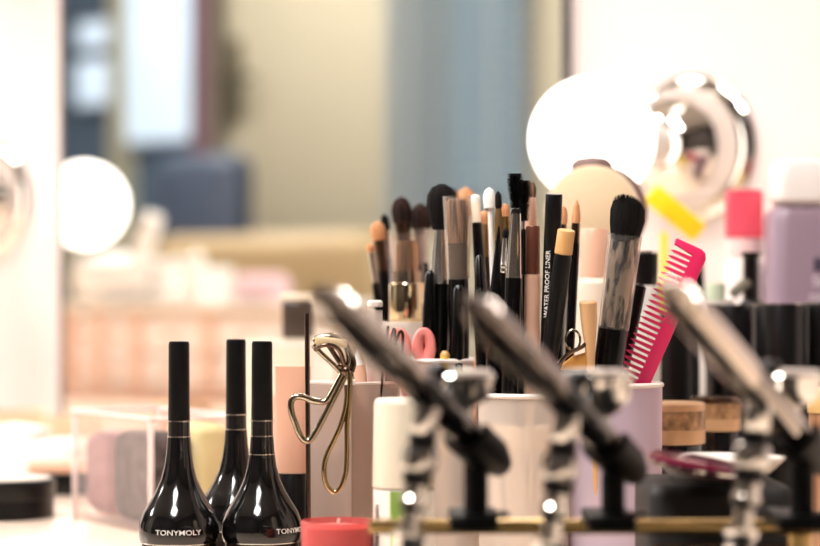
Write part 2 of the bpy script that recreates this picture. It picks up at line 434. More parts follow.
# ------------------------------------------------------------------ left side of the table
# eyeliner bottles: black flask on a glass jar
def eyeliner(px, d, label, text_ang, roll=0, bands=False):
    k = 1.14 / F * 1.0
    t = thing('gel_eyeliner_bottle', label, 'eyeliner', (X(px, d), d, 0), None, 'black flask shaped eyeliners')
    # heights in the measure of the nearest bottle (575 = table)
    H = lambda y: (579.5 - y) * k
    cap = [(0, H(541)), (38.5 * k, H(541)), (40 * k, H(538)), (40.6 * k, H(531)), (39.6 * k, H(522)), (36 * k, H(512)), (30 * k, H(502)), (23.5 * k, H(491)), (18 * k, H(479)),
           (14.6 * k, H(466)), (12.6 * k, H(452)), (11.6 * k, H(438)), (11.4 * k, H(437)), (0, H(437))]
    b = B(); lathe(b, cap, 56); c = part('flask_cap', b, BLACK, t)
    b = B(); lathe(b, [(0, H(436.8)), (11.2 * k, H(436.8)), (11 * k, H(421)), (0, H(421))], 40)
    part('collar', b, mat('smoked clear collar', '#1d1a19', .08, coat=.6), t)
    b = B(); lathe(b, [(0, H(420.8)), (11 * k, H(420.8)), (10.7 * k, H(400)), (10.4 * k, H(344)), (9.8 * k, H(341.6)), (9 * k, H(341)), (0, H(341))], 40); part('brush_handle', b, BLACKM, t)
    bnd = [(436.8, 435.6), (421.5, 420)] + ([(455, 453.8)] if bands else [])
    for y0, y1 in bnd:
        b = B(); r = (11.7 if y0 < 450 else 13.3) * k
        lathe(b, [(r * .97, H(y0)), (r, H(y0)), (r, H(y1)), (r * .97, H(y1))], 40); part('silver_band', b, SILVER, t)
    b = B(); lathe(b, [(0, 0), (34 * k, 0), (36.5 * k, 3 * k), (37 * k, 12 * k), (37 * k, 38 * k), (0, 38 * k)], 48); j = part('jar', b, GLASSD, t)
    b = B(); lathe(b, [(0, 1 * k), (30 * k, 1 * k), (31 * k, 28 * k), (0, 28 * k)], 32); part('gel', b, mat('dark brown gel', '#1c1310', .3), j)
    b = B(); lathe(b, [(37 * k, H(541.8)), (38.6 * k, H(541.8)), (38.8 * k, H(541)), (37 * k, H(541))], 48); part('rim', b, SILVER, t)
    # paper label round the jar
    b = B(); n = 18; rows = []
    for i in range(n + 1):
        a = text_ang - .8 + .95 * i / n
        rows.append([b.verts.new((37.3 * k * math.cos(a), 37.3 * k * math.sin(a), z)) for z in (8 * k, 31 * k)])
    for r0, r1 in zip(rows, rows[1:]): b.faces.new((r0[0], r1[0], r1[1], r0[1]))
    ret = bmesh.ops.solidify(b, geom=b.faces[:], thickness=.00015); lb = part('paper_label', b, mat('cream label paper', '#e8d8b4', .5), t)
    tb = text('BACKSTAGE', 5.2 * k); wrap(tb, lambda z: 37.6 * k, text_ang - .36, 26 * k); part('lettering', tb, mat('brown print', '#5a4630', .5), lb)
    tb = text('TONYMOLY', 7.0 * k, bold=.00002)
    for v in tb.verts: v.co.x *= 1.22
    wrap(tb, prof_r(cap[1:]), text_ang, H(529)); part('lettering', tb, mat('silver print', '#d8d4ce', .35), c)
    return t
eyeliner(179, 1.14, 'black flask shaped eyeliner with TONYMOLY lettering facing the front, leftmost', -PI / 2 + .08)
eyeliner(236, 1.205, 'black flask shaped eyeliner standing behind between the other two', PI * .3)
eyeliner(262, 1.145, 'black flask shaped eyeliner with silver bands beside the pink candle', -PI / 2 + 1.0, bands=True)

# acrylic box of sponges
near = Vector((X(150, 1.357), 1.357, 0)); ea = Vector((-.504, .862, 0)).normalized(); eb = Vector((.862, .504, 0)).normalized()
qb = qz(math.atan2(eb.y, eb.x))   # local x = eb, local y = ea
LA, LB, LH = .123, .062, .069
t = thing('acrylic_box', 'clear acrylic box of sponges left of the black eyeliners', 'box', near, qb)
b = B(); th = .0022
box(b, (LB / 2, LA / 2, .0015), (LB, LA, .003), .0004)
part('bottom', b, CLEARB, t)
for c, s in (((th / 2, LA / 2, LH / 2), (th, LA, LH)), ((LB - th / 2, LA / 2, LH / 2), (th, LA, LH)), ((LB / 2, th / 2, LH / 2), (LB - 2 * th, th, LH)), ((LB / 2, LA - th / 2, LH / 2), (LB - 2 * th, th, LH))):
    b = B(); box(b, c, s, .0005); part('side', b, CLEARB, t)
b = B()
for x, y in ((0, 0), (LB, 0), (0, LA), (LB, LA)):
    box(b, (abs(x - .0012), abs(y - .0012), LH / 2), (.003, .003, LH), .0008)
for x0, y0, x1, y1 in ((0, 0, LB, 0), (LB, 0, LB, LA), (LB, LA, 0, LA), (0, LA, 0, 0)):
    tube(b, [(x0, y0, LH), (x1, y1, LH)], .0014, 8)
part('edges', b, mat('milky acrylic edge', '#f1dcd6', .15), t)
def pad(name, lab, cat, x, y, s, m, hh, tilt=0):
    b = B(); box(b, (0, 0, hh / 2), (s[0], s[1], hh), min(s) * .3, segs=4)
    for v in b.verts: v.co += mnoise.noise_vector(v.co * 90) * .0012
    wpos = near + eb * x + ea * y + Vector((0, 0, .0045))
    return single(name, b, m, lab, cat, wpos, qb @ qz(tilt))
pad('cosmetic_pouch', 'grey mottled pouch in the acrylic box', 'pouch', .0195, .0395, (.029, .060), mat('grey mottled fabric', '#171413', .8, noise=.7, nscale=130, col2='#585250', bump=.5, detail=8), .055, .05)
pad('makeup_sponge', 'dusty mauve sponge in the acrylic box behind the grey pouch', 'sponge', .0195, .0955, (.030, .040), MAUVE, .052, 0)
pad('makeup_sponge', 'pale yellow green sponge in the acrylic box behind the eyeliners', 'sponge', .046, .034, (.022, .05), mat('yellow green sponge', '#d5d09c', .85, bump=.5, nscale=200), .060, 0)

# round black jar at the left edge
d = 1.47
t = thing('cream_jar', 'flat round black jar with a pale lid top at the left edge', 'jar', (X(2, d), d, 0))
b = B(); lathe(b, [(0, 0), (.0325, 0), (.0335, .001), (.0335, .0125), (0, .0125)], 56); part('base', b, BLACKM, t)
b = B(); lathe(b, [(0, .0126), (.034, .0126), (.0345, .0135), (.0345, .0240), (.0335, .0252), (.0315, .0254), (.0313, .0246), (0, .0246)], 56); l = part('lid', b, BLACKM, t)
b = B(); lathe(b, [(0, .0247), (.0312, .0247), (.0308, .0256), (0, .0258)], 56); part('lid_disc', b, mat('pale lid disc', '#e9ddd0', .25), l)
# little pink and black compact behind it
d = 1.64
t = thing('powder_compact', 'small pink topped black compact between the round jar and acrylic box', 'compact', (X(58, d), d, 0), qz(.2))
b = B(); box(b, (0, 0, .008), (.045, .03, .016), .003); part('base', b, BLACKM, t)
b = B(); box(b, (0, 0, .0205), (.044, .029, .009), .003); part('lid', b, SKIN, t)
# papers and palettes further back
d = 1.76
t = thing('tissue_pack', 'white pack of tissues lying left behind the round black jar', 'tissues', (X(12, d), d, 0), qz(-.25))
b = B(); box(b, (0, 0, .0165), (.12, .07, .033), .009, segs=3); part('wrapper', b, mat('white wrapper', '#f6f0ea', .35, bump=.4, nscale=40), t)
b = B(); prism(b, [(-.025, .032), (.02, .032), (.03, .041), (.0, .045), (-.02, .040)], -.02, .01, .001); part('tissue', b, COTTON, t)
def palette(px, d, label, m, rz, cols, w=.10, dp=.06):
    t = thing('eyeshadow_palette', label, 'palette', (X(px, d), d, 0), qz(rz), 'palettes on the left of the table')
    b = B(); box(b, (0, 0, .006), (w, dp, .012), .002); part('tray', b, m, t)
    b = B(); box(b, (0, dp / 2 + .004, .006 + .018), (w, .006, .036), .002, Quaternion((1, 0, 0), -.35)); part('lid', b, m, t)
    n = len(cols)
    for i, c in enumerate(cols):
        b = B(); lathe(b, [(0, .0121), (.0105, .0121), (.011, .0126), (.0, .0128)], 20, off=(-w / 2 + w * (i + .5) / n, 0))
        part('pan', b, mat('pan ' + c, c, .8), t)
palette(14, 2.02, 'open copper palette before the mirror frame at the left edge', mat('copper case', '#e0b492', .35, .3), .6, ['#e9b08a', '#c9764a', '#f0cdb0', '#a85a3c'])
palette(66, 1.90, 'open orange palette left of the acrylic box top', mat('orange case', '#e8bd98', .4), .6, ['#f2c9a8', '#d9814f', '#b5643f'])

# cream carton with dark jar on it
d = 1.60
zt = Z(339, d)
t = thing('cosmetic_carton', 'cream and pink carton standing behind the black eyeliners', 'carton', (X(277, d), d, 0), qz(.0))
b = B(); box(b, (0, 0, zt / 2), (.046, .035, zt), .001); part('carton', b, CREAM, t)
b = B(); box(b, (0.004, -.0178, zt * .36), (.034, .0006, zt * .6)); part('printed_panel', b, mat('pale pink print', '#e8bca4', .5), t)
b = B(); box(b, (0, -.0178, zt - .004), (.046, .0006, .0025)); part('tuck_flap', b, WHITE, t)
t = thing('scent_jar', 'dark brown square jar with white lid rim standing on the cream carton', 'jar', (X(298, d), d, zt))
b = B(); box(b, (0, 0, .0135), (.022, .022, .027), .003); part('body', b, mat('dark brown glass', '#4b4038', .12), t)
b = B(); box(b, (0, 0, .0295), (.024, .024, .005), .0015); part('lid', b, CREAM, t)

# concealer tube on black cap
d = 1.215
t = thing('foundation_tube', 'peach translucent tube standing on its black cap beside the tweezers', 'tube', (X(293, d), d, 0))
r = 16.5 * d / F
zc = Z(473, d)
b = B(); lathe(b, [(0, 0), (r * .95, 0), (r, .001), (r * .98, zc - .001), (r * .9, zc), (0, zc)], 36); part('cap', b, BLACKM, t)
z1 = Z(367, d); b = B(); rows = []
for i in range(9):
    f = i / 8; z = zc + .0003 + (z1 - zc) * f
    rows.append((z, r * (1.02 + .06 * f), r * (1.02 - .92 * f ** 1.5)))
prev = None
for z, rx, ry in rows:
    cur = [b.verts.new((rx * math.cos(2 * PI * k / 32), ry * math.sin(2 * PI * k / 32), z)) for k in range(32)]
    if prev:
        for k in range(32): b.faces.new((prev[k], prev[(k + 1) % 32], cur[(k + 1) % 32], cur[k]))
    else: b.faces.new(cur[::-1])
    prev = cur
b.faces.new(prev); part('tube_body', b, mat('peach tube plastic', '#dca88c', .35), t)

# pink candle in glass
d = 1.06; r = 37 * d / F; zt = Z(521, d)
t = thing('candle', 'coral pink candle in a glass at the bottom edge before the frosted box', 'candle', (X(337.5, d), d, 0))
b = B(); lathe(b, [(0, 0), (r * .93, 0), (r * .97, .002), (r, zt), (r * .965, zt + .0004), (r * .95, .003), (0, .003)], 56); part('glass', b, clear('pink tinted glass', '#f6b4b0', '#e88a86', .3, .06), t)
b = B(); lathe(b, [(0, .0032), (r * .92, .0032), (r * .945, zt - .0025), (0, zt - .0025)], 48); part('wax', b, mat('coral wax', '#dc918c', .4, sub=.3), t)
b = B(); tube(b, [(0, 0, zt - .003), (.0005, 0, zt + .0005), (.001, 0, zt + .001)], .0006, 6); part('wick', b, mat('cream wick', '#e9c9b8', .8), t)

# ------------------------------------------------------------------ cups
def round_cup(px, d, r, h, m, label, taper=.97):
    t = thing('brush_cup', label, 'cup', (X(px, d), d, 0))
    b = B(); lathe(b, [(0, 0), (r * taper - .001, 0), (r * taper, .001), (r - .0002, h - .003), (r - .0014, h - .003), (r * taper - .0016, .0025), (0, .0025)], 64)
    part('wall', b, m, t)
    b = B(); tube(b, [((r - .0006) * math.cos(2 * PI * k / 48), (r - .0006) * math.sin(2 * PI * k / 48), h - .0018) for k in range(48)], .0014, 8, closed=True)
    part('rim', b, mat('white rim', '#f3e9df', .25), t)
    return t
dA, dB, dC, dD, dE = 1.172, 1.222, 1.160, 1.166, 1.345
# A: square frosted box, corner to the front
sA = .0325; hA = Z(384, 1.15)
tA = thing('frosted_box', 'square frosted taupe holder with the eyelash curler hung on it', 'holder', (X(353, dA), dA, 0), qz(PI / 4))
b = B(); box(b, (0, 0, .001), (sA, sA, .002), .0003); part('bottom', b, FROSTT, tA)
for k in range(4):
    b = B(); box(b, (0, -sA / 2 + .0006, hA / 2), (sA, .0012, hA), .0003)
    bmesh.ops.rotate(b, cent=(0, 0, 0), matrix=Matrix.Rotation(k * PI / 2, 3, 'Z'), verts=b.verts); part('side', b, FROSTT, tA)
b = B()
for k in range(4):
    q = Matrix.Rotation(k * PI / 2, 3, 'Z'); tube(b, [q @ Vector((-sA / 2, -sA / 2 + .0006, hA)), q @ Vector((sA / 2, -sA / 2 + .0006, hA))], .0009, 6)
part('rim', b, mat('pale rim', '#e8dbcf', .3), tA)
rB = .0222; hB = Z(357, dB); round_cup(441, dB, rB, hB, FROSTW, 'frosted white round cup of brushes behind the first airbrush')
rC = .0235; hC = Z(393, dC - .02); round_cup(524, dC, rC, hC, clear('light frosted plastic', '#fff8f0', '#fff4e8', .5, .3), 'frosted cup of cotton swabs and pencils in the middle')
rD = .0248; hD = Z(381, dD); round_cup(614, dD, rD, hD, FROSTL, 'frosted lavender cup holding the pink comb')
rE = .025; hE = .085; round_cup(428, dE, rE, hE, FROSTW, 'frosted cup behind, mostly hidden, holding the soft brushes')

# ------------------------------------------------------------------ brushes
def brush(tip, bpx, d0, d1, label, parts, group='make-up brushes', zb=.0045, roll=0, cat='brush', name='makeup_brush', flat=None):
    """tip = (px, py) at distance d0; base seen at column bpx, distance d1.  parts: (name, material, [(s, half width)], jitter) from the tip, in picture pixels"""
    tp = P(tip[0], tip[1], d0); bs = Vector((X(bpx, d1), d1, zb)); L = (tp - bs).length; k = d0 / F
    t = thing(name, label, cat, bs, axis(bs, tp, roll), group)
    first = None
    for pt in parts:
        nm, m, pr = pt[0], pt[1], pt[2]; jit = pt[3] if len(pt) > 3 else 0
        pl = []
        for s, hw in pr:
            z = L - s * k if s != 'end' else 0
            pl.append((hw * k, max(z, 0)))
        if pl[0][0] > 1e-6: pl = [(0, pl[0][1])] + pl
        if pl[-1][0] > 1e-6: pl = pl + [(0, pl[-1][1])]
        pl = pl[::-1]
        b = B(); sy = (flat or {}).get(nm, 1)
        lathe(b, pl, 40 if jit else 28, jit, sy)
        part(nm, b, m, t, 50 if jit else 38)
    return t, L, k
def dome(s0, s1, hw, tipw=.0, n=7, p=2.2):
    """rounded bristle head from s0 (tip) to s1"""
    out = []
    for i in range(n + 1):
        f = i / n
        out.append((s0 + (s1 - s0) * f, hw * (max(0.0, 1 - (1 - min(1, f * 1.5)) ** p)) ** .5 * (1 - .25 * max(0, f - .55))))
    out[0] = (s0, tipw)
    return out
J = .06
# --- rear cup (E)
brush((370, 243), 409, 1.33, 1.340, 'slim copper tipped brush leaning furthest left', [('bristles', HAIRP, dome(0, 9, 4), J), ('ferrule', SILVER, [(9, 3.4), (40, 3.4)]), ('handle', BLACKH, [(40, 3.6), (80, 5), ('end', 3)])])
brush((377, 221), 415, 1.335, 1.347, 'apricot tipped brush with dark ferrule in the left of the bunch', [('bristles', HAIRP, dome(0, 19, 7.5), J), ('ferrule', DGOLD, [(19, 6), (50, 5.5)]), ('handle', BLACKH, [(50, 6), (90, 6.5), ('end', 3)])])
brush((384, 214), 420, 1.345, 1.358, 'thin black tipped liner brush with white ferrule behind the apricot one', [('bristles', HAIRB, dome(0, 16, 4.5), J), ('ferrule', SILVER, [(16, 3.5), (45, 3.2)]), ('handle', BLACKH, [(45, 3.5), ('end', 3)])])
brush((401, 196), 422, 1.335, 1.335, 'round dark brown shadow brush, leftmost of the two dark ovals', [('bristles', HAIRD, dome(0, 27, 10.5), J), ('ferrule', DGOLD, [(27, 8), (34, 7.5), (62, 5.5)]), ('handle', BLACKH, [(62, 6), ('end', 4)])])
brush((420, 203), 433, 1.335, 1.333, 'round dark brown shadow brush, second of the two dark ovals', [('bristles', HAIRD, dome(0, 26, 11), J), ('ferrule', SILVER, [(26, 7.5), (60, 5.5)]), ('handle', BLACKH, [(60, 6), ('end', 4)])])
brush((450, 187), 440, 1.34, 1.345, 'dark brown dome brush behind the sleeved brush', [('bristles', HAIRD, dome(0, 26, 10), J), ('ferrule', DGOLD, [(26, 8), (60, 6)]), ('handle', BLACKH, [(60, 6.5), ('end', 4)])])
brush((466, 187), 447, 1.34, 1.353, 'apricot fluffy brush behind the sleeved brush', [('bristles', HAIRP, dome(0, 28, 11), J), ('ferrule', SILVER, [(28, 8), (60, 6)]), ('handle', BLACKH, [(60, 6.5), ('end', 4)])])
# --- cup B
brush((442, 184), 434, 1.222, 1.218, 'fluffy black brush with silver ferrule beside the gold lipstick', [('bristles', HAIRB, [(0, 3), (4, 10), (12, 14), (24, 14.5), (36, 11.5), (46, 8)], J), ('ferrule', SILVER, [(45, 6.5), (60, 8), (98, 10.5), (100, 11)]), ('handle', BLACKH, [(100, 11), (140, 11.5), (200, 9), ('end', 6)])])
t, L, k = brush((457, 199), 463, 1.205, 1.225, 'brown flat brush inside a clear plastic sleeve, centre of the bunch', [('bristles', HAIRBR, [(0, 8), (3, 10.5), (20, 11), (44, 9.5)], J), ('ferrule', mat('antique gold ferrule', '#5f472c', .25, .7), [(44, 10), (78, 9.5)]), ('handle', BLACKH, [(78, 10), (130, 10.5), (200, 8), ('end', 6)])], flat={'bristles': .5, 'ferrule': .7})
b = B(); r0, r1 = 14.5 * k, 11.5 * k
lathe(b, [(r1, L - 80 * k), (r0, L + 3 * k), (r0 - .0003, L + 3 * k), (r1 - .0003, L - 80 * k)], 11)
bmesh.ops.delete(b, geom=[f for f in b.faces if len(f.verts) > 4], context='FACES'); part('sleeve', b, SLEEVE, t, 10)
brush((449, 200), 452, 1.222, 1.232, 'slim silver brush tucked behind the sleeved brush', [('bristles', HAIRB, dome(0, 20, 4), J), ('ferrule', SILVER, [(20, 4.5), (78, 5)]), ('handle', BLACKH, [(78, 5.5), ('end', 4)])])
brush((482, 292), 466, 1.205, 1.213, 'thin peach pencil in the frosted white cup', [('point', SKIN, [(0, .6), (14, 3.2)]), ('body', PEACH, [(14, 3.4), ('end', 3.4)])], None, cat='pencil', name='makeup_pencil')
brush((430, 270), 424, 1.212, 1.221, 'plain black handled brush standing head down in the frosted white cup', [('handle', BLACKH, [(0, 2), (4, 5), (60, 7), ('end', 5)])])
brush((445, 351), 444, 1.202, 1.206, 'short yellow pencil stub in the frosted white cup', [('point', WOOD, [(0, 2.5), (3, 4.5)]), ('body', mat('yellow pencil paint', '#e3bd5c', .35), [(3, 4.8), ('end', 4.8)])], None, cat='pencil', name='makeup_pencil')
# --- cup C
brush((475, 194), 499, 1.222, 1.186, 'white tipped brush with dark handle right of the sleeved brush', [('bristles', COTTON, dome(0, 9, 5), J), ('ferrule', CREAM, [(9, 5), (30, 4)]), ('handle', BLACKH, [(30, 5), (90, 6), ('end', 4)])])
brush((484, 210), 494, 1.235, 1.187, 'apricot brush with a brown handle behind the white tipped brush', [('bristles', HAIRP, dome(0, 16, 5), J), ('ferrule', mat('brown ferrule', '#8a6b45', .3, .7), [(16, 4.6), (50, 6)]), ('handle', mat('dark walnut', '#3a2417', .3), [(50, 6), ('end', 5)])])
brush((505, 203), 515, 1.20, 1.184, 'peach ferruled brush right of the slender dark tipped one', [('bristles', HAIRP, dome(0, 14, 5), J), ('ferrule', mat('olive gold ferrule', '#a08050', .25, .9), [(14, 4.6), (50, 7)]), ('handle', BLACKH, [(50, 7), ('end', 5)])])
brush((479, 255), 489, 1.185, 1.176, 'plain black handle standing next to the sleeved brush', [('handle', BLACKH, [(0, 1.5), (4, 4), (60, 7), ('end', 6)])])
brush((459, 285), 451, 1.203, 1.209, 'plain black handle before the sleeved brush in the frosted white cup', [('handle', BLACKH, [(0, 3), (4, 6), (60, 7), ('end', 5)])])
t, L, k = brush((489, 187), 502, 1.21, 1.185, 'long cotton swab standing among the brushes', [('cotton_tip', COTTON, dome(0, 22, 6.5), .02), ('stick', WHITE, [(20, 2.2), ('end', 2.2)])], None, cat='swab', name='cotton_swab')
brush((498, 191), 511, 1.20, 1.190, 'slender dark tipped brush with brown ferrule', [('bristles', HAIRB, [(0, .5), (4, 3), (12, 3.4), (18, 3)], J), ('ferrule', mat('brown ferrule', '#8a6b45', .3, .7), [(18, 3.5), (30, 5), (50, 5)]), ('handle', BLACKH, [(50, 5), ('end', 4)])])
brush((499, 226), 489, 1.165, 1.165, 'black brush standing with its tapered handle end up', [('handle', BLACKH, [(0, .8), (10, 2.2), (50, 6), (80, 8.5), (160, 9), ('end', 7)])])
def spoolie(tip, bpx, d0, d1, label, hw, ln, hand):
    tp = P(tip[0], tip[1], d0); bs = Vector((X(bpx, d1), d1, .0045)); L = (tp - bs).length; k = d0 / F
    t = thing('mascara_wand', label, 'wand', bs, axis(bs, tp), 'mascara wands')
    b = B(); R_ = random.Random(3)
    n = 1300
    for i in range(n):
        f = i / n; a = f * 2 * PI * 15 + (i % 2) * PI + R_.uniform(-.3, .3); z = L - ln * k * f
        rr = hw * k * (.72 + .28 * math.sin(PI * min(1, .25 + f))) * R_.uniform(.9, 1.05)
        c, s_ = math.cos(a), math.sin(a); w_ = .0004
        p0 = Vector((0, 0, z)); p1 = Vector((rr * c, rr * s_, z + R_.uniform(-.0006, .0006)))
        tx = Vector((-s_, c, 0)) * w_; tz = Vector((0, 0, w_))
        v = [b.verts.new(p) for p in (p0 + tx, p0 - tx, p0 + tz, p1)]
        for q in ((0, 1, 3), (1, 2, 3), (2, 0, 3)): b.faces.new([v[j] for j in q])
    part('bristles', b, HAIRB, t)
    b = B(); lathe(b, [(0, L - (ln + 12) * k), (1.6 * k, L - (ln + 12) * k), (1.6 * k, L - 2 * k), (0, L)], 10); part('wire', b, SILVER, t)
    b = B(); lathe(b, [(0, 0), (hand * .7 * k, 0), (hand * k, L * .4), (hand * .9 * k, L - (ln + 14) * k), (hand * .5 * k, L - (ln + 8) * k), (0, L - (ln + 8) * k)], 24); part('handle', b, BLACKH, t)
spoolie((515, 174), 521, 1.156, 1.166, 'black bristled mascara wand, taller and in front', 9.0, 34, 6)
spoolie((524, 181), 522, 1.190, 1.187, 'black mascara wand behind the taller one', 8, 40, 4)
t, L, k = brush((516, 209), 504, 1.152, 1.156, 'silver ferruled brush with black handle in front of the mascara wand', [('bristles', HAIRB, [(0, 4), (5, 5.2)], J), ('ferrule', SILVER, [(4, 5), (40, 7), (69, 8.2)]), ('handle', BLACKH, [(69, 8.2), (74, 8.6), (180, 8.4), (240, 7.5), ('end', 6)])])
brush((506, 228), 497, 1.162, 1.171, 'narrow silver brush with ringed ferrule left of the mascara wand', [('bristles', HAIRB, dome(0, 10, 3.6), J), ('ferrule', SILVER, [(10, 3.6), (36, 5), (37, 5.6), (39, 5.6), (40, 5), (42, 5.6), (44, 5.6), (45, 5)]), ('handle', BLACKH, [(45, 5.4), (140, 6), ('end', 5)])])
brush((530, 180), 537, 1.205, 1.190, 'brown bullet tipped brush with peach ferrule behind the wands', [('bristles', HAIRBR, dome(0, 18, 6), J), ('ferrule', SKIN, [(18, 5.5), (60, 7)]), ('handle', PEACH, [(60, 7), ('end', 5)])])
t, L, k = brush((533, 226), 530, 1.160, 1.165, 'concealer tube with copper brown cap and peach body', [('cap', mat('copper brown cap', '#7a4a39', .22, .5), [(0, 6.4), (1.5, 7.2), (48, 7.4)]), ('body', SKIN, [(48.5, 8), (150, 8), ('end', 8)])], None, cat='concealer', name='concealer_tube')
# waterproof liner pencil
t, L, k = brush((554, 194), 541, 1.142, 1.165, 'black WATER PROOF LINER pencil standing upright', [('cap', BLACKM, [(0, 8.2), (.6, 8.6), (20, 8.6)]), ('body', BLACKM, [(20, 8.6), (200, 8.5), ('end', 8)])], None, cat='pencil', name='eyeliner_pencil', roll=0)
tb = text('WATER PROOF LINER', 6.9 * k, bold=.00003)
# lettering runs up the body on its camera side
o = [c for c in t.children if c.name.startswith('body')][0]
q = axis(Vector((X(541, 1.165), 1.165, .0045)), P(554, 194, 1.142))
vd = q.inverted() @ Vector((-.55, -1, 0)); wrap(tb, lambda z: 8.5 * k, math.atan2(vd.y, vd.x), L - 90 * k, vertical=True)
part('lettering', tb, mat('white print', '#e6e2dc', .4), o)
brush((566.5, 230), 522, 1.130, 1.166, 'black pencil with pale wood coloured cap beside the liner', [('cap', WOOD, [(0, 8), (1, 8.8), (24, 9)]), ('body', BLACKM, [(24.2, 8), (30, 9), (180, 8.6), ('end', 8)])], None, cat='pencil', name='makeup_pencil')
brush((577, 200), 560, 1.205, 1.184, 'slanted brush with rust brown tip behind the pencils', [('bristles', HAIRP, [(0, .5), (6, 3), (18, 4.6), (24, 4)], J), ('ferrule', DGOLD, [(24, 4.2), (44, 4.6)]), ('handle', BLACKH, [(44, 4.8), ('end', 4)])])
brush((563, 205), 552, 1.215, 1.191, 'small rust tipped brush half hidden behind the liner', [('bristles', HAIRP, dome(0, 20, 5), J), ('ferrule', DGOLD, [(20, 4.2), (44, 4.6)]), ('handle', BLACKH, [(44, 4.8), ('end', 4)])])
# --- cup D
def big_brush():
    d0, d1 = 1.150, 1.160
    tp = P(630, 200, d0); bs = Vector((X(583, d1), d1, .0045)); L = (tp - bs).length; k = d0 / F
    t = thing('blush_brush', 'largest black angled face brush with clear and silver ferrule', 'brush', bs, axis(bs, tp))
    R_ = random.Random(5)
    zt = L; zf = L - 38 * k
    b = B(); lathe(b, [(0, zf - 4 * k), (18 * k, zf - 4 * k), (20 * k, zf + 4 * k), (22.3 * k, zf + 14 * k), (23.6 * k, zf + 23 * k), (22 * k, zf + 30 * k), (16 * k, zf + 34 * k), (7 * k, zf + 35.5 * k), (0, zf + 36 * k)], 48, .03, .72)
    for v in b.verts:
        if v.co.z > zf + 14 * k: v.co.z -= v.co.x * .36
    n = 1500
    for i in range(n):
        a = R_.uniform(0, 2 * PI); rr = math.sqrt(R_.random())
        c, s_ = math.cos(a), math.sin(a)
        p0 = Vector((16 * k * rr * c, 12 * k * rr * s_, zf - 2 * k))
        h = (38 - 6 * rr ** 4 + R_.uniform(-2, 1.5)) * k
        p1 = Vector((24 * k * rr * c, 16 * k * rr * s_, zf + h)); p1.z -= p1.x * .36
        pm = (p0 + p1) / 2 + Vector((c, s_, 0)) * 1.6 * k * rr
        w_ = .00016; vs = []
        for p, q_ in ((p0, w_), (pm, w_), (p1, w_ * .3)):
            vs.append([b.verts.new(p + Vector((-s_ * q_, c * q_, 0))), b.verts.new(p + Vector((s_ * q_, -c * q_, 0))), b.verts.new(p + Vector((c * q_, s_ * q_, 0)))])
        for u, v in zip(vs, vs[1:]):
            for j in range(3): b.faces.new((u[j], u[(j + 1) % 3], v[(j + 1) % 3], v[j]))
    part('bristles', b, HAIRB, t)
    b = B(); lathe(b, [(0, L - 128 * k), (16 * k, L - 128 * k), (17.4 * k, L - 38 * k), (16.9 * k, L - 37 * k), (0, L - 37 * k)], 48, 0, .8); part('ferrule', b, mat('silver ferrule with painted reflections', '#0a0807', .18, .45, noise=.85, nscale=110, col2='#a3978a', stretch=(2, 2, .6)), t)  # mottled colour paints dark reflections onto the silver under the sleeve
    b = B(); pr = [(18 * k, L - 130 * k), (19.6 * k, L - 35 * k), (19.3 * k, L - 35 * k), (17.7 * k, L - 130 * k)]
    lathe(b, pr, 48, 0, .85); bmesh.ops.delete(b, geom=[f for f in b.faces if len(f.verts) > 4], context='FACES'); part('clear_sleeve', b, clear('thin clear sleeve', '#fbf7f2', '#ffffff', .03, .03), t)
    b = B(); lathe(b, [(0, 0), (9 * k, 0), (12 * k, 60 * k), (17.2 * k, L - 190 * k), (17.6 * k, L - 130 * k), (17 * k, L - 128.2 * k), (0, L - 128.2 * k)], 40, 0, .85); part('handle', b, BLACKH, t)
big_brush()
brush((641, 284), 577, 1.186, 1.176, 'plain black brush handle just behind the largest black brush', [('handle', BLACKH, [(0, 3), (3, 6), (60, 7.5), (140, 7), ('end', 5)])])
brush((588, 301), 600, 1.135, 1.150, 'peach tapered stick, wide end up, left of the largest black brush', [('handle', mat('peach lacquer', '#dcae7c', .3), [(0, 7.5), (1.5, 9), (20, 8.2), (50, 5), (75, 3.2), ('end', 3)])], None, cat='stick', name='wooden_spatula')
# pink comb
d = 1.178
tp = P(696, 247, d); bs = P(583, 500, d - .010); L = (tp - bs).length; k = d / F
ax = axis(bs, tp)
# local x must run along the picture plane, away from the teeth
zz = (tp - bs).normalized(); yy = Vector((0, 1, 0)); yy = (yy - zz * yy.dot(zz)).normalized(); xx = yy.cross(zz)
rot = Matrix((xx, yy, zz)).transposed().to_quaternion()
t = thing('comb', 'hot pink comb leaning out of the lavender cup', 'comb', bs, rot)
b = B(); prism(b, [(1 * k, 0), (13 * k, 0), (14 * k, 8 * k), (14 * k, L - 8 * k), (11 * k, L - 2 * k), (6 * k, L), (-21 * k, L), (-22 * k, L - 2 * k), (-21 * k, L - 7 * k), (1 * k, L - 8 * k)], -.0016, .0016, .0006); part('spine', b, PINK, t)
b = B(); n = 44
for i in range(n):
    z = L - 13 * k - i * 6.1 * k
    if z < 4 * k: break
    o_ = [(2 * k, z - 1.9 * k), (2 * k, z + 1.9 * k), (-18 * k, z + 1.3 * k), (-22 * k, z), (-18 * k, z - 1.3 * k)]
    prism(b, o_, -.0012, .0012)
part('teeth', b, PINK, t)
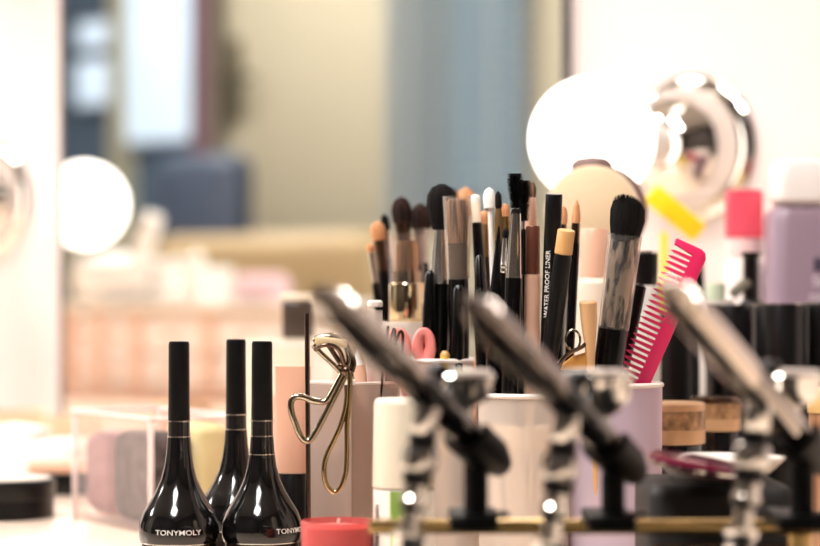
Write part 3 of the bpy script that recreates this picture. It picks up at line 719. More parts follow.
# small gold curler frame with ring
t = thing('hair_barrette', 'small gold barrette with a round wire loop before the peach stick', 'barrette', P(573, 366, 1.137))
k = 1.137 / F
b = B(); tube(b, [(9 * k * math.cos(a) * .8 + 0 * k, .0, 26 * k + 10 * k * math.sin(a)) for a in [2 * PI * i / 28 for i in range(28)]], .0006, 8, closed=True); part('ring', b, GOLDM, t)
b = B(); tube(b, spline([(-16 * k, -.002, -6 * k), (-14 * k, -.003, 3 * k), (-4 * k, -.003, 13 * k), (10 * k, -.001, 20 * k), (18 * k, .001, 30 * k)], 6), .0011, 8); tube(b, spline([(-16 * k, -.002, -6 * k), (0, .001, -7 * k), (16 * k, .002, -5 * k)], 6), .0009, 8); part('frame', b, DGOLD, t)
b = B(); prism(b, [(-12 * k, -4 * k), (14 * k, -4 * k), (14 * k, 14 * k), (0, 10 * k), (-10 * k, 2 * k)], .001, .003, .0004); part('pad', b, mat('amber pad', '#d79a4e', .3), t)
# cotton swabs inside cup C
proto = None; R_ = random.Random(11)
for i in range(17):
    a = PI + (i + .5) / 17 * PI; rr = R_.uniform(.010, .0165)
    c = Vector((X(524, dC), dC, 0)); base = c + Vector((rr * .9 * math.cos(a + R_.uniform(-.5, .5)), rr * .8 * math.sin(a) - .001, .004))
    top = c + Vector((.0185 * math.cos(a), .0185 * math.sin(a), .073 + R_.uniform(-.006, .012)))
    ln = .074; top = base + (top - base).normalized() * ln
    if proto is None:
        o = thing('cotton_swab', 'white cotton swab among those packed in the frosted middle cup', 'swab', base, axis(base, top), 'cotton swabs in the middle cup')
        b = B(); lathe(b, [(0, .01), (.0011, .01), (.0011, ln - .01), (0, ln - .01)], 10); part('stick', b, WHITE, o)
        for z0, sg in ((0, 1), (ln, -1)):
            b = B(); lathe(b, [(0, z0), (.0014, z0 + sg * .001), (.0024, z0 + sg * .004), (.0025, z0 + sg * .009), (.0016, z0 + sg * .013), (0, z0 + sg * .0145)], 14); part('cotton_tip', b, COTTON, o)
        proto = o
    else:
        o = copy_tree(proto); place(o, base, axis(base, top))

# ------------------------------------------------------------------ things in holder A
brush((375, 300), 371, 1.172, 1.174, 'small clear glass vial standing in the taupe holder', [('stopper', mat('milky stopper', '#e6ddd4', .2), [(0, 6), (2, 8), (6, 8), (7, 7)]), ('vial', clear('speckled clear vial', '#f4eee8', '#efe9e2', .42, .08), [(10, 7.6), (90, 8), ('end', 7.5)])], None, cat='vial', name='sample_vial')
brush((357, 350), 385, 1.160, 1.171, 'peach pencil with white point leaning in the taupe holder', [('point', WHITE, [(0, 1.2), (15, 4.6)]), ('body', SKIN, [(15, 5), (22, 6.2), ('end', 6)])], None, cat='pencil', name='makeup_pencil')
brush((371, 366), 358, 1.178, 1.183, 'coral lip pencil half sunk in the taupe holder', [('point', CORAL, [(0, 1), (8, 4.5)]), ('body', CORAL, [(8, 5), ('end', 5)])], None, cat='pencil', name='makeup_pencil')
for i, (px, bp, dd, lab) in enumerate(((388, 368, 1.166, 'dark hairpin, leftmost in the taupe holder'), (394, 371, 1.172, 'dark hairpin, middle one in the taupe holder'), (401, 374, 1.178, 'dark hairpin, leaning furthest right in the taupe holder'))):
    tp = P(px, 327 + i * 2, dd); bs = Vector((X(bp, dd), dd, .032)); L = (tp - bs).length
    b = B(); tube(b, spline([(-.0016, 0, 0), (-.0017, 0, L * .5), (-.0024, 0, L * .9), (0, 0, L), (.0024, 0, L * .9), (.0012, 0, L * .7), (.0019, 0, L * .6), (.0012, 0, L * .5), (.0018, 0, .001)], 5), .0008, 6)
    single('hairpin', b, mat('dark bronze wire', '#3a2c22', .3, .9), lab, 'hairpin', bs, axis(bs, tp, .5 * i), 'hairpins in the taupe holder')
# pink scissors in cup B, loops up
d = 1.204; k = d / F
t = thing('scissors', 'coral pink handled scissors, loops up, in the frosted white cup', 'scissors', (X(412, d), d, .006))
zl = Z(347, d) - .006
for s, cx in ((-1, -14), (1, 12)):
    b = B(); pts = [((cx + 8 * math.cos(a) * (1 if s < 0 else .8)) * k, s * .0022, zl + 14 * k * math.sin(a)) for a in [2 * PI * i / 30 for i in range(30)]]
    tube(b, pts, .0026, 10, closed=True, flat=1.3); tube(b, spline([(cx * k * .9, s * .0022, zl - 13 * k), (cx * .5 * k, s * .001, zl - 40 * k), (2 * k, s * .001, zl - 70 * k)], 5), [.0022] * 10 + [.0018], 10)
    part('handle', b, CORAL, t)
    b = B(); prism(b, [((2 - 4 * s) * k, zl - 66 * k), ((2 + 4 * s) * k, zl - 66 * k), ((2 + 1 * s) * k, 0), ((2 - .5 * s) * k, 0)], s * .0003, s * .0011); part('blade', b, SILVER, t)
b = B(); lathe(b, [(0, 0), (.002, 0), (.002, .004), (0, .004)], 14); bmesh.ops.transform(b, matrix=Matrix.Translation((2 * k, .002, zl - 70 * k)) @ Matrix.Rotation(PI / 2, 4, 'X'), verts=b.verts); part('screw', b, GOLDM, t)

# lipstick on a jar
d = 1.283; k = d / F
zt = Z(322, d)
t = thing('powder_jar', 'grey taupe tall jar behind the taupe holder, under the lipstick', 'jar', (X(408, d), d, 0))
r = 27 * k
b = B(); lathe(b, [(0, 0), (r * .95, 0), (r, .002), (r, zt * .72), (0, zt * .72)], 40); part('body', b, FROSTT, t)
b = B(); lathe(b, [(0, zt * .7205), (r * 1.04, zt * .7205), (r * 1.04, zt - .001), (r, zt), (0, zt)], 40); part('lid', b, mat('taupe lid', '#b9aa9c', .25), t)
t = thing('lipstick', 'gold and silver lipstick with clear cap among the brushes', 'lipstick', (X(407, d), d, zt))
Hh = lambda y: (321 - y) * k
b = B(); lathe(b, [(0, 0), (17.5 * k, 0), (18 * k, 1 * k), (18 * k, Hh(284)), (17 * k, Hh(282)), (0, Hh(282))], 44); part('case', b, mat('champagne mirror case', '#d9c7a4', .1, 1), t)
b = B(); lathe(b, [(0, Hh(282)), (14 * k, Hh(282)), (14 * k, Hh(270)), (0, Hh(270))], 40); part('collar', b, GOLDM, t)
b = B(); lathe(b, [(0, Hh(270)), (11.5 * k, Hh(270)), (11.5 * k, Hh(246)), (10 * k, Hh(240)), (0, Hh(239))], 36); part('bullet_holder', b, mat('taupe gold bullet', '#a98a68', .2, .8), t)
b = B(); lathe(b, [(17.5 * k, Hh(281.8)), (17.5 * k, Hh(235)), (16.5 * k, Hh(233)), (0, Hh(233)), (0, Hh(234)), (15.5 * k, Hh(234.5)), (15.5 * k, Hh(281.8))], 44); part('clear_cap', b, CLEARB, t)

# ------------------------------------------------------------------ eyelash curler hung on the rim of the taupe holder
d = 1.128
def Q(px, py, dd=0): return P(px, py, d + dd) - P(330, 370, d)
t = thing('eyelash_curler', 'pale gold eyelash curler hanging on the taupe holder', 'eyelash curler', P(330, 370, d))
def wire(name, pts, r, m, sub=7, closed=False, flat=1):
    b = B(); tube(b, spline([Q(*p) for p in pts], sub, closed), r, 12, closed, flat); return part(name, b, m, t)
wire('arm', [(345, 369), (340, 378), (333, 391), (326, 401), (314, 401), (303, 397), (295, 397), (291, 403), (292, 414), (296, 425), (299, 433), (304, 440), (310, 440), (316, 432), (326, 413), (338, 390), (348, 370)], .00165, GOLDM)
wire('arm', [(349, 371, -.003), (350, 385, -.003), (349, 405, -.003), (347, 425, -.003), (347, 440, -.003), (347, 455, -.003), (346, 472, -.003), (342, 485, -.003), (335, 492, -.003), (327, 486, -.003), (324, 470, -.003), (327, 455, -.003), (334, 440, -.003), (341, 424, -.003), (346, 405, -.003), (347, 385, -.003)], .0013, mat('dark gold wire', '#b29a74', .15, 1))
wire('upper_jaw', [(313, 341), (320, 337), (333, 336), (343, 341), (348, 351), (349, 362), (347, 370)], .0017, GOLDM, 6, flat=.7)
wire('lower_jaw', [(315, 350, -.004), (321, 346, -.006), (331, 345, -.006), (339, 350, -.005), (343, 360, -.003), (345, 369, -.001)], .0011, DGOLD, 6)
wire('guide_rod', [(313, 345), (324, 356), (335, 366), (342, 374)], .0013, GOLDM, 4)
wire('guide_rod', [(325, 340, .003), (333, 352, .003), (341, 364, .003), (348, 374, .003)], .0013, DGOLD, 4)
wire('guide_rod', [(343, 341), (349, 350), (354, 362), (352, 372)], .0012, DGOLD, 4)
b = B()
for py, px, r in ((371, 346, .0026), (375, 349, .0022), (366, 341, .0018)):
    c = Q(px, py, -.002); bmesh.ops.create_uvsphere(b, u_segments=14, v_segments=9, radius=r, matrix=Matrix.Translation(c) @ Matrix.Diagonal((1, .8, 1, 1)))
part('hinge', b, DGOLD, t)
b = B(); box(b, Q(331, 342, -.001), (.016, .004, .0042), .001, Quaternion((0, 1, 0), .12)); part('pad', b, mat('cream rubber pad', '#d9bf94', .5), t)
# tweezers leaning at the holder's left corner
d = 1.146
tp = P(307, 314, d); bs = Vector((X(309, d - .004), d - .004, .002)); L = (tp - bs).length
t = thing('tweezers', 'thin bronze tweezers standing against the left corner of the taupe holder', 'tweezers', bs, axis(bs, tp, 1.25))
for s in (-1, 1):
    b = B(); tube(b, [(0, 0, L), (s * .0006, 0, L * .97), (s * .0016, 0, L * .75), (s * .0013, 0, L * .4), (s * .0007, 0, L * .1), (s * .0004, 0, 0)], [.0014, .0014, .0013, .0013, .0012, .0007], 10, flat=.8); part('blade', b, DGOLD, t)

# ------------------------------------------------------------------ white and green tube
d = 1.06; k = d / F
t = thing('lotion_tube', 'white capped lotion tube with a green stripe beside the pink candle', 'tube', (X(404, d), d, 0))
z0, z1 = Z(487, d), Z(398, d); r = 31 * k
b = B(); lathe(b, [(0, 0), (r * .96, 0), (r, .002), (r, z0 - .001), (r * .9, z0), (0, z0)], 48); bd = part('bottle', b, mat('white bottle', '#efe9dc', .3), t)
b = B(); lathe(b, [(0, z0 + .0003), (r * 1.02, z0 + .0003), (r * 1.02, z0 + .001), (r * .97, z1 - .003), (r * .93, z1 - .0008), (r * .86, z1), (0, z1)], 48); part('cap', b, mat('ivory cap', '#ddd0b8', .4), t)
def band(a0, a1, m, nm, lo=.006, hi=None):
    hi = hi or z0 - .001; b = B(); n = 10; rows = []
    for i in range(n + 1):
        a = a0 + (a1 - a0) * i / n; rows.append([b.verts.new(((r + .0002) * math.cos(a), (r + .0002) * math.sin(a), z)) for z in (lo, hi)])
    for q0, q1 in zip(rows, rows[1:]): b.faces.new((q0[0], q1[0], q1[1], q0[1]))
    bmesh.ops.solidify(b, geom=b.faces[:], thickness=.0001); return part(nm, b, m, bd)
band(-PI / 2 - .45, -PI / 2 + .35, mat('fresh green print', '#9fc456', .4), 'green_stripe')
INK = mat('black print', '#1b1a17', .5)
tb = text('traitant soin', .0052, bold=.00006); wrap(tb, lambda z: r + .0002, -PI / 2 - 1.03, z0 - .020, True); part('lettering', tb, INK, bd)
tb = text('Pure', .0085, bold=.00006); wrap(tb, lambda z: r + .0004, -PI / 2 - .2, z0 - .022, True); part('lettering', tb, INK, bd)

# ------------------------------------------------------------------ airbrushes on their stand (foreground)
dN, dT = .92, .765
def airbrush(T, N, label, hm, bmt):
    n = P(N[0], N[1], dN); tl = P(T[0], T[1], dT); sc = 1.11; L = (tl - n).length / sc
    q = axis(n, tl); k = .81 / F
    t = thing('airbrush', label, 'airbrush', n, q, 'airbrushes on the stand'); t.scale = (sc, sc, sc)
    b = B(); lathe(b, [(0, -.004), (.0012, -.003), (.002, .004), (.0035, .006), (.0038, .012), (.005, .014), (.0052, .03), (.0056, .034), (.0056, L * .52), (.0051, L * .525), (0, L * .525)], 32); part('body', b, bmt, t)
    b = B(); lathe(b, [(0, L * .527), (.0056, L * .527), (.0062, L * .56), (.0063, L * .7), (.0060, L * .85), (.0052, L * .93), (.0034, L * .985), (0, L)], 32); part('handle', b, hm, t)
    b = B(); lathe(b, [(.005, L * .905), (.0060, L * .907), (.0060, L * .92), (.005, L * .922)], 28); lathe(b, [(0, L * .98), (.0024, L * .982), (.0020, L * 1.01), (0, L * 1.012)], 16); part('tail_cap', b, hm, t)
    inv = q.inverted().to_matrix().to_4x4()
    def up(bm, f, extra=Vector((0, 0, 0))):     # turn an upright shape into the leaning brush's own axes
        M = Matrix.Translation((0, 0, L * f)) @ inv @ Matrix.Translation(extra)
        bmesh.ops.transform(bm, matrix=M, verts=bm.verts); return bm
    c0 = n + (tl - n) * .23
    zr = (Z(374, .885) - c0.z) / sc
    b = B(); lathe(b, [(0, .002), (.0042, .002), (.0046, .006), (.0085, zr * .42), (.0112, zr * .6), (.0116, zr * .85), (.0124, zr * .93), (.0126, zr * .97), (.0122, zr), (.0112, zr), (.0108, zr * .85), (.0102, zr * .62), (.006, zr * .4), (0, zr * .3)], 48)
    up(b, .23); cu = part('colour_cup', b, CHROME, t)
    b = B(); lathe(b, [(0, zr + .0001), (.0105, zr + .0001), (.0118, zr + .0006), (.0105, zr + .0016), (0, zr + .0018)], 40); up(b, .23); part('added_cup_lid', b, mat('satin steel lid', '#efeae2', .3, 1), cu)  # lid added so the cup top shows a bright reflecting ellipse
    b = B(); lathe(b, [(.0040, -.006), (.0046, -.006), (.0046, -.012), (.0040, -.013), (.0040, -.017), (.0058, -.0175), (.0062, -.019), (.0062, -.0235), (.0058, -.025), (.0042, -.0255), (.0042, -.034), (.0050, -.035), (.0050, -.037), (.0034, -.038), (.0034, -.046), (0, -.046)][::-1], 32)
    lathe(b, [(0, 0), (.0046, 0), (.0046, -.007), (0, -.007)][::-1], 24)
    M = Matrix.Rotation(.14, 4, 'Y'); bmesh.ops.transform(b, matrix=M, verts=b.verts); up(b, .42); vb = part('air_valve', b, CHROME, t)
    b = B(); lathe(b, [(0, -.046), (.0056, -.046), (.0056, -.049), (.0048, -.05), (.0048, -.0565), (.003, -.058), (0, -.058)][::-1], 6)
    bmesh.ops.transform(b, matrix=M, verts=b.verts); up(b, .42); part('hose_nut', b, CHROME, vb)
    b = B()
    for za, zb_, ra in ((-.0128, -.0172, .0047), (-.0258, -.0300, .0050), (-.0372, -.0392, .0044)):
        lathe(b, [(0, za), (ra, za), (ra, zb_), (0, zb_)][::-1], 24)
    bmesh.ops.transform(b, matrix=M, verts=b.verts); up(b, .42); part('seal_rings', b, BLACKM, vb)
    b = B(); lathe(b, [(0, .003), (.0022, .003), (.0018, .009), (.0036, .0115), (.0042, .013), (.003, .0145), (0, .0148)], 20); up(b, .36); part('trigger', b, BLACKM, t)
    return n, tl
NICKEL = mat('polished nickel', '#a59d94', .08, 1)
H1 = NICKEL; H2 = mat('gunmetal handle', '#857c74', .14, 1); BD = mat('black lacquer airbrush body', '#060505', .12, 0, coat=.2, spec=.4); H3 = mat('champagne handle', '#d6cabb', .18, 1)
AB = [airbrush((320, 292), (494, 459), 'chrome airbrush with dark handle, first from the left on the stand', H1, BD),
      airbrush((468, 301), (630, 467), 'chrome airbrush with grey handle, in the middle of the stand', H2, BD),
      airbrush((666, 286), (818, 458), 'chrome airbrush with pale champagne handle, furthest right on the stand', H3, NICKEL)]
# stand: brass rail on two posts with black cradles
CRAD = mat('matt black cradle', '#080707', .5, spec=.15)
st = thing('airbrush_stand', 'brass rail stand with black cradles holding the airbrushes', 'stand', (X(600, .93), .93, 0))
off = Vector((X(600, .93), .93, 0))
zr0, zr1 = Z(534, .93), Z(519, .93)
b = B(); box(b, (X(606, .93) - off.x, 0, (zr0 + zr1) / 2), (.194, .006, zr1 - zr0), .0015); part('rail', b, BRASS, st)
for px in (410, 800):
    b = B(); lathe(b, [(0, .008), (.005, .008), (.005, zr0), (0, zr0)], 20, off=(X(px, .93) - off.x, 0)); part('post', b, BRASS, st)
b = B(); box(b, (X(606, .93) - off.x, -.07, .004), (.26, .26, .008), .003); part('base', b, BLACKM, st)  # unseen base, widened towards the camera so the chrome reflects black
for n, tl in AB:
    a = (tl - n).normalized(); q = axis(n, tl); c = n + a * .016
    pz = c - off; x0 = pz.x - .0
    b = B(); R0, R1 = .0073, .0095; rows = []; m = 18
    inv = q.to_matrix()
    dn = inv.inverted() @ Vector((0, .15, -1)); ang = math.atan2(dn.y, dn.x)
    for i in range(m + 1):
        th = ang - 2.0 + 4.0 * i / m
        rows.append([b.verts.new(n - off + inv @ Vector((rr * math.cos(th), rr * math.sin(th), z))) for z, rr in ((-.004, .0040), (.010, R0), (.036, R0), (.034, R1), (.010, R1 - .0004), (-.006, .0056))])
    for r0, r1 in zip(rows, rows[1:]):
        for j in range(6): b.faces.new((r0[j], r1[j], r1[(j + 1) % 6], r0[(j + 1) % 6]))
    b.faces.new(rows[0]); b.faces.new(rows[-1][::-1])
    cl = part('cradle', b, CRAD, st)
    b = B(); px_ = pz.x - .002; py_ = pz.y
    lathe(b, [(0, zr1), (.0052, zr1), (.0048, zr1 + .004), (.0048, pz.z - .006), (0, pz.z - .006)], 24, off=(px_, py_)); part('cradle_stem', b, CRAD, cl)
    b = B(); box(b, (px_ - .001, py_ / 2 - .001, zr1 + .0012), (.019, abs(py_) + .016, .0062), .0012); part('cradle_foot', b, CRAD, cl)
    b = B(); box(b, (px_ + .009, py_ - .004, zr1 + .0045), (.008, .008, .0022), .0008); part('clamp_lever', b, BLACKM, cl)

# ------------------------------------------------------------------ right side: black case, tins, plates
d = 1.03
t = thing('makeup_case', 'black soft make-up case lying under the plates at lower right', 'case', (X(712, d), d, 0))
zc = Z(484, d - .03)
b = B(); box(b, (0, 0, zc / 2), (.064, .07, zc), .006, segs=3); part('body', b, mat('black woven fabric', '#15120f', .6, bump=.3, nscale=300), t)
b = B(); tube(b, [(-.031, -.0352, zc * .55), (.031, -.0352, zc * .55)], .0012, 8); part('zip', b, DGOLD, t)
t = thing('palette_plate', 'pale grey mixing plate lying on the black case', 'plate', (X(718, 1.03), 1.03, zc))
b = B(); lathe(b, [(0, .0), (.020, 0), (.030, .009), (.0305, .010), (.029, .010), (.020, .002), (0, .0015)], 48); part('dish', b, mat('pale grey glaze', '#d9d2c8', .2), t)
t = thing('mirror_compact', 'wine red compact with a bright rim leaning on the mixing plate', 'compact', P(694, 471, .985), qz(-.1) @ Quaternion((0, 1, 0), .17) @ Quaternion((1, 0, 0), .03))
b = B(); lathe(b, [(0, 0), (.019, 0), (.0205, .0015), (.0205, .004), (.019, .0055), (0, .006)], 44); part('case', b, mat('wine red lacquer', '#5c0d28', .15, coat=.4), t)
b = B(); lathe(b, [(.0195, .0014), (.0209, .0014), (.0209, .0026), (.0195, .0026)], 44); part('rim', b, CHROME, t)
# tins on black jars
EMB = mat('embossed gold tin', '#c99e72', .3, .35, noise=.6, nscale=220, col2='#7d5b3e', bump=.5, stretch=(1, 1, .8))
def tin_stack(px, d, rp, y0, y1, lab, labj, extra):
    k = d / F; r = rp * k; zb, zt = Z(y1, d), Z(y0, d)
    t = thing('black_jar', labj, 'jar', (X(px, d), d, 0))
    b = B(); lathe(b, [(0, 0), (r * .86, 0), (r * .9, .002), (r * .9, zb * .55), (0, zb * .55)], 44); part('body', b, BLACKM, t)
    b = B(); lathe(b, [(0, zb * .552), (r * .93, zb * .552), (r * .93, zb - .001), (r * .9, zb), (0, zb)], 44); part('lid', b, BLACK, t)
    t = thing('powder_tin', lab, 'tin', (X(px, d), d, zb)); h = zt - zb
    b = B(); lathe(b, [(0, 0), (r, 0), (r * 1.01, .001), (r * 1.01, h * .34), (0, h * .34)], 56); part('base', b, mat('plain gold tin', '#d5aa80', .3, .35), t)
    b = B(); lathe(b, [(0, h * .345), (r, h * .345), (r * 1.0, h * .80), (0, h * .8)], 56); bd = part('band', b, EMB, t)
    b = B(); lathe(b, [(0, h * .805), (r * 1.02, h * .805), (r * 1.03, h * .86), (r * 1.02, h * .96), (r * .97, h), (r * .9, h * .985), (0, h * .98)], 56); part('lid', b, extra, t)
    return t
tin_stack(668, 1.235, 37, 402, 443, 'embossed gold tin next to the lavender cup', 'round black jar under the gold tin next to the lavender cup', mat('plain gold tin', '#d5aa80', .3, .35))
tin_stack(716, 1.315, 26, 396, 430, 'embossed gold tin with dark lid behind the first tin', 'round black jar under the tin with dark lid', DGOLD)
# tall black bottles
def tall_bottle(px, d, rp, ytop, label, seam=.55):
    k = d / F; r = rp * k; h = Z(ytop, d)
    t = thing('black_bottle', label, 'bottle', (X(px, d), d, 0), None, 'tall black bottles')
    b = B(); lathe(b, [(0, 0), (r * .95, 0), (r, .002), (r, h * seam), (0, h * seam)], 44); part('body', b, BLACKM, t)
    b = B(); lathe(b, [(0, h * seam + .0006), (r * 1.01, h * seam + .0006), (r * 1.01, h - .001), (r * .98, h - .0001), (r * .9, h), (0, h)], 44); part('cap', b, mat('black cap plastic', '#0e0c0c', .25), t)
    b = B(); lathe(b, [(r * .985, h - .0003), (r * 1.0, h - .0003), (r * 1.0, h + .0004), (r * .985, h + .0004)], 44); part('cap_edge', b, SILVER, t)
tall_bottle(731, 1.385, 25, 305, 'tall black bottle left of the pair before the lilac bottle')
tall_bottle(781, 1.36, 25, 304, 'tall black bottle in the middle, directly before the lilac bottle')
tall_bottle(830, 1.37, 25, 303, 'tall black bottle cut off by the right edge')
tall_bottle(672, 1.36, 27, 312, 'tall black bottle behind the pink comb')
# wooden jar at right edge
d = 1.10; k = d / F
t = thing('wooden_jar', 'brown striped jar with gold lid at the right edge', 'jar', (X(836, d), d, 0)); r = 27 * k
zt = Z(388, d)
b = B(); lathe(b, [(0, 0), (r * .95, 0), (r, .002), (r, zt - .012), (0, zt - .012)], 44); part('body', b, mat('red brown wood', '#8a5a3f', .35, noise=.5, nscale=30, col2='#c69a72', stretch=(8, 8, .3)), t)
b = B(); lathe(b, [(0, zt - .0118), (r * 1.05, zt - .0118), (r * 1.05, zt - .001), (r, zt), (0, zt)], 44); part('lid', b, mat('honey gold lid', '#e0b877', .3, .3), t)
# lilac bottle
d = 1.53; k = d / F
t = thing('lilac_bottle', 'large lilac lotion bottle with white cap at the right edge', 'bottle', (X(822, d), d, 0))
LIL = mat('lilac plastic', '#907a88', .35); zb, zc = Z(207, d), Z(160, d)
b = B()
def rbox(bm, w, dp, z0, z1, r, m=8, inset=.004):
    rows = []
    for z, ins in ((z0, inset), (z0 + .004, 0), (z1 - .008, 0), (z1 - .002, inset * .6), (z1, inset * 1.8)):
        ring = []
        for sx, sy, a0 in ((1, 1, 0), (-1, 1, PI / 2), (-1, -1, PI), (1, -1, 1.5 * PI)):
            for i in range(m + 1):
                a = a0 + i / m * PI / 2
                ring.append(bm.verts.new((sx * (w / 2 - r - ins) + r * math.cos(a), sy * (dp / 2 - r - ins) + r * math.sin(a), z)))
        rows.append(ring)
    for a, c in zip(rows, rows[1:]):
        n = len(a)
        for i in range(n): bm.faces.new((a[i], a[(i + 1) % n], c[(i + 1) % n], c[i]))
    bm.faces.new(rows[0][::-1]); bm.faces.new(rows[-1])
rbox(b, 112 * k, .04, 0, zb, .012); bd = part('body', b, LIL, t)
b = B(); rbox(b, 104 * k, .036, zb + .0005, zc, .010); part('cap', b, mat('pearl white cap', '#ece4de', .3), t)
b = B(); box(b, (X(816, d) - X(822, d), -.0203, Z(265, d)), (.010, .0006, .009), .0002); part('label_mark', b, mat('dark violet print', '#3b3044', .5), bd)
tb = text('Silk\ncare', .010); bmesh.ops.transform(tb, matrix=Matrix.Translation((X(817, d) - X(822, d), -.0203, Z(289, d))) @ Matrix.Rotation(PI / 2, 4, 'X'), verts=tb.verts); part('lettering', tb, mat('pale print', '#e6dbe2', .5), bd)
# pink capped bottle
d = 1.55; k = d / F
t = thing('pink_cap_bottle', 'white bottle with translucent pink cap left of the lilac bottle', 'bottle', (X(744, d), d, 0))
z0, z1, z2 = Z(256, d), Z(238, d), Z(190, d)
b = B(); lathe(b, [(0, 0), (19 * k, 0), (20 * k, .002), (20 * k, z0 - .008), (15 * k, z0), (0, z0)], 40); part('body', b, mat('milk white plastic', '#f2e6e0', .3), t)
b = B(); lathe(b, [(0, z0), (18 * k, z0), (18 * k, z1), (0, z1)], 40); part('collar', b, mat('blush collar', '#f4d3cf', .3), t)
b = B(); lathe(b, [(0, z1), (19 * k, z1), (19 * k, z2 - .003), (17.5 * k, z2), (0, z2)], 40); part('cap', b, clear('pink clear plastic', '#f7a9b4', '#f2708a', .5, .15), t)
# white cup behind the comb with brush and green tube
d = 1.47; k = d / F
t = thing('white_cup', 'white cup behind the pink comb with a black brush in it', 'cup', (X(704, d), d, 0))
h = Z(300, d); r = .0195
b = B(); lathe(b, [(0, 0), (r * .9, 0), (r * .92, .001), (r, h), (r - .0015, h), (r * .9 - .0015, .003), (0, .003)], 48); part('wall', b, WHITE, t)
b = B(); tube(b, spline([(r * .95, 0, h * .75), (r * 1.5, 0, h * .7), (r * 1.5, 0, h * .35), (r * .92, 0, h * .3)], 6), .002, 10); part('handle', b, WHITE, t)
brush((697, 256), 712, 1.47, 1.474, 'black handled brush in the white cup behind the comb', [('handle', BLACKH, [(0, 3), (4, 6), (60, 5.5), ('end', 4)])], zb=.005)
brush((716, 283), 706, 1.462, 1.468, 'pale green tube in the white cup behind the comb', [('crimp', mat('pale green plastic', '#cfdcc0', .35), [(0, 10), (3, 10)]), ('tube', mat('pale green plastic', '#cfdcc0', .35), [(3, 10), (60, 9), ('end', 7)])], None, cat='tube', name='cream_tube', zb=.005)
# black pump bottle
d = 1.46; k = d / F
t = thing('pump_bottle', 'black pump bottle between the white cup and the lilac bottle', 'bottle', (X(751, d), d, 0))
z0, z1 = Z(300, d), Z(252, d)
b = B(); lathe(b, [(0, 0), (15 * k, 0), (16 * k, .002), (16 * k, z0 - .006), (9 * k, z0), (0, z0)], 36); part('body', b, BLACKM, t)
b = B(); lathe(b, [(0, z0), (8 * k, z0), (8 * k, z1 - .004), (9.5 * k, z1 - .003), (9.5 * k, z1), (0, z1)], 28); part('pump', b, BLACK, t)
b = B(); tube(b, [(0, 0, z1 - .02), (-.006, -.006, z1 - .021), (-.013, -.010, z1 - .027)], .0034, 12); part('spout', b, mat('olive grey plastic', '#6f6a5c', .25), t)
# yellow clip
d = 1.60; k = d / F
YEL = mat('lemon yellow plastic', '#ffdf20', .35)
t = thing('hair_clip', 'bright yellow long hair clip behind the largest brush, by the chrome lamp base', 'hair clip', (X(664, d), d, 0))
zt = Z(232, d)
b = B(); box(b, (0, 0, zt / 2), (7 * k, .004, zt), .001); part('prong', b, YEL, t)
p0, p1 = Vector((-14 * k, 0, Z(192, d))), Vector((36 * k, 0, Z(234, d)))
b = B(); c = (p0 + p1) / 2; box(b, c, ((p1 - p0).length, .004, 22 * k), .0015, Quaternion((0, 1, 0), math.atan2(-(p1 - p0).z, (p1 - p0).x))); part('jaw', b, YEL, t)
b = B(); lathe(b, [(0, -.004), (.004, -.004), (.004, .004), (0, .004)], 16); bmesh.ops.transform(b, matrix=Matrix.Translation((0, 0, Z(211, d))) @ Matrix.Rotation(PI / 2, 4, 'X'), verts=b.verts); part('hinge', b, YEL, t)
# foundation bottle with peach cap
d = 1.30; k = d / F
t = thing('lotion_bottle', 'cream bottle with peach cap behind the largest brush', 'bottle', (X(594, d), d, 0))
z0, z1 = Z(278, d), Z(229, d)
b = B(); lathe(b, [(0, 0), (22 * k, 0), (23 * k, .002), (23 * k, z0 - .010), (21 * k, z0 - .003), (14 * k, z0), (0, z0)], 40); part('body', b, mat('cream lotion', '#ead9c4', .25), t)
b = B(); lathe(b, [(0, z0 + .0004), (14 * k, z0 + .0004), (14 * k, z1 - .001), (13 * k, z1), (0, z1)], 40); part('cap', b, SKIN, t)
# white bottle with black cap
d = 1.31; k = d / F
t = thing('nail_bottle', 'grey white bottle with black cap right of the largest brush', 'bottle', (X(646, d), d, 0))
z0, z1 = Z(286, d), Z(252, d)
b = B(); lathe(b, [(0, 0), (14 * k, 0), (15 * k, .002), (15 * k, z0 - .006), (12 * k, z0), (0, z0)], 36); part('body', b, mat('grey white glass', '#d8d2cb', .2), t)
b = B(); lathe(b, [(0, z0 + .0004), (11.5 * k, z0 + .0004), (12 * k, z1 - .001), (0, z1 - .001)], 36); c = part('cap', b, BLACKM, t)
b = B(); lathe(b, [(0, z1 - .001), (11.8 * k, z1 - .001), (11.4 * k, z1 + .0005), (0, z1 + .0006)], 36); part('cap_disc', b, SILVER, c)
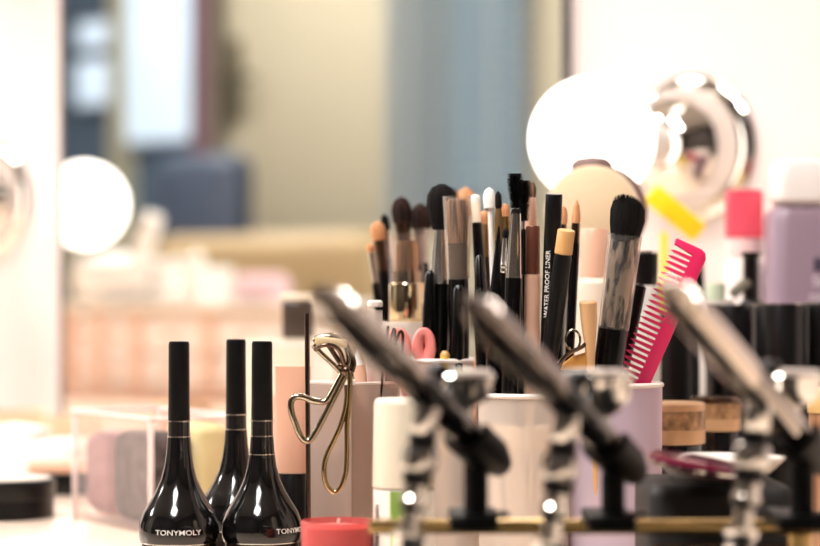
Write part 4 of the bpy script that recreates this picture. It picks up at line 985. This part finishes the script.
# powder puff on a stand
d = 1.38; k = d / F
cz = Z(214, d); r = 48 * k
t = thing('powder_puff', 'big round beige powder puff with brown back before the right bulb', 'powder puff', (X(594, d), d, 0), qz(-.22))
MP = lambda yy: Matrix.Translation((0, yy, cz)) @ Matrix.Rotation(PI / 2, 4, 'X')
b = B(); lathe(b, [(0, 0), (r * .9, 0), (r * .98, .003), (r, .007), (r * .96, .011), (r * .8, .0135), (0, .015)], 56); bmesh.ops.transform(b, matrix=MP(0), verts=b.verts); part('puff', b, mat('beige velour', '#e4cba6', .9, sheen=.3, bump=.5, nscale=250), t)
BRN = mat('mauve brown leather', '#7d6158', .5)
b = B(); lathe(b, [(0, 0), (r * .92, 0), (r * .98, .002), (r * .98, .008), (r * .9, .010), (0, .010)], 56); bmesh.ops.transform(b, matrix=Matrix.Translation((.0032, .0105, cz + .001)) @ Matrix.Rotation(PI / 2, 4, 'X'), verts=b.verts); part('backing', b, BRN, t)
b = B(); lathe(b, [(0, 0), (.009, 0), (.0105, .004), (.010, .010), (.007, .014), (0, .0155)], 28)
bmesh.ops.transform(b, matrix=Matrix.Translation((-.002, .004, cz + r - .0055)) @ Matrix.Diagonal((1.25, .6, .75, 1)), verts=b.verts); part('strap_loop', b, BRN, t)
b = B(); lathe(b, [(0, 0), (.022, 0), (.022, .003), (.006, .008), (.004, .02), (.004, cz - r + .006), (0, cz - r + .006)], 32, off=(0, .004)); part('stand', b, BRN, t)

# ------------------------------------------------------------------ light and camera
w = bpy.data.worlds.new('room light'); S.world = w; w.use_nodes = True
bg = w.node_tree.nodes['Background']; bg.inputs[0].default_value = lin('#fff1e6'); bg.inputs[1].default_value = .75
cam = bpy.data.cameras.new('camera'); co = bpy.data.objects.new('camera', cam); COL.objects.link(co)
cam.lens = 100; cam.sensor_width = 36; cam.clip_start = .02
co.location = (0, 0, CZ); co.rotation_euler = (PI / 2, 0, 0)
cam.shift_y = (HY - 273) / 820.0
cam.dof.use_dof = True; cam.dof.focus_distance = 1.15; cam.dof.aperture_fstop = 5.6
S.camera = co
S.view_settings.view_transform = 'Standard'; S.view_settings.look = 'None'; S.view_settings.gamma = 1; S.view_settings.use_curve_mapping = False
S.view_settings.exposure = .48
S.cycles.use_denoising = True
S.cycles.max_bounces = 14; S.cycles.transparent_max_bounces = 32; S.cycles.glossy_bounces = 8
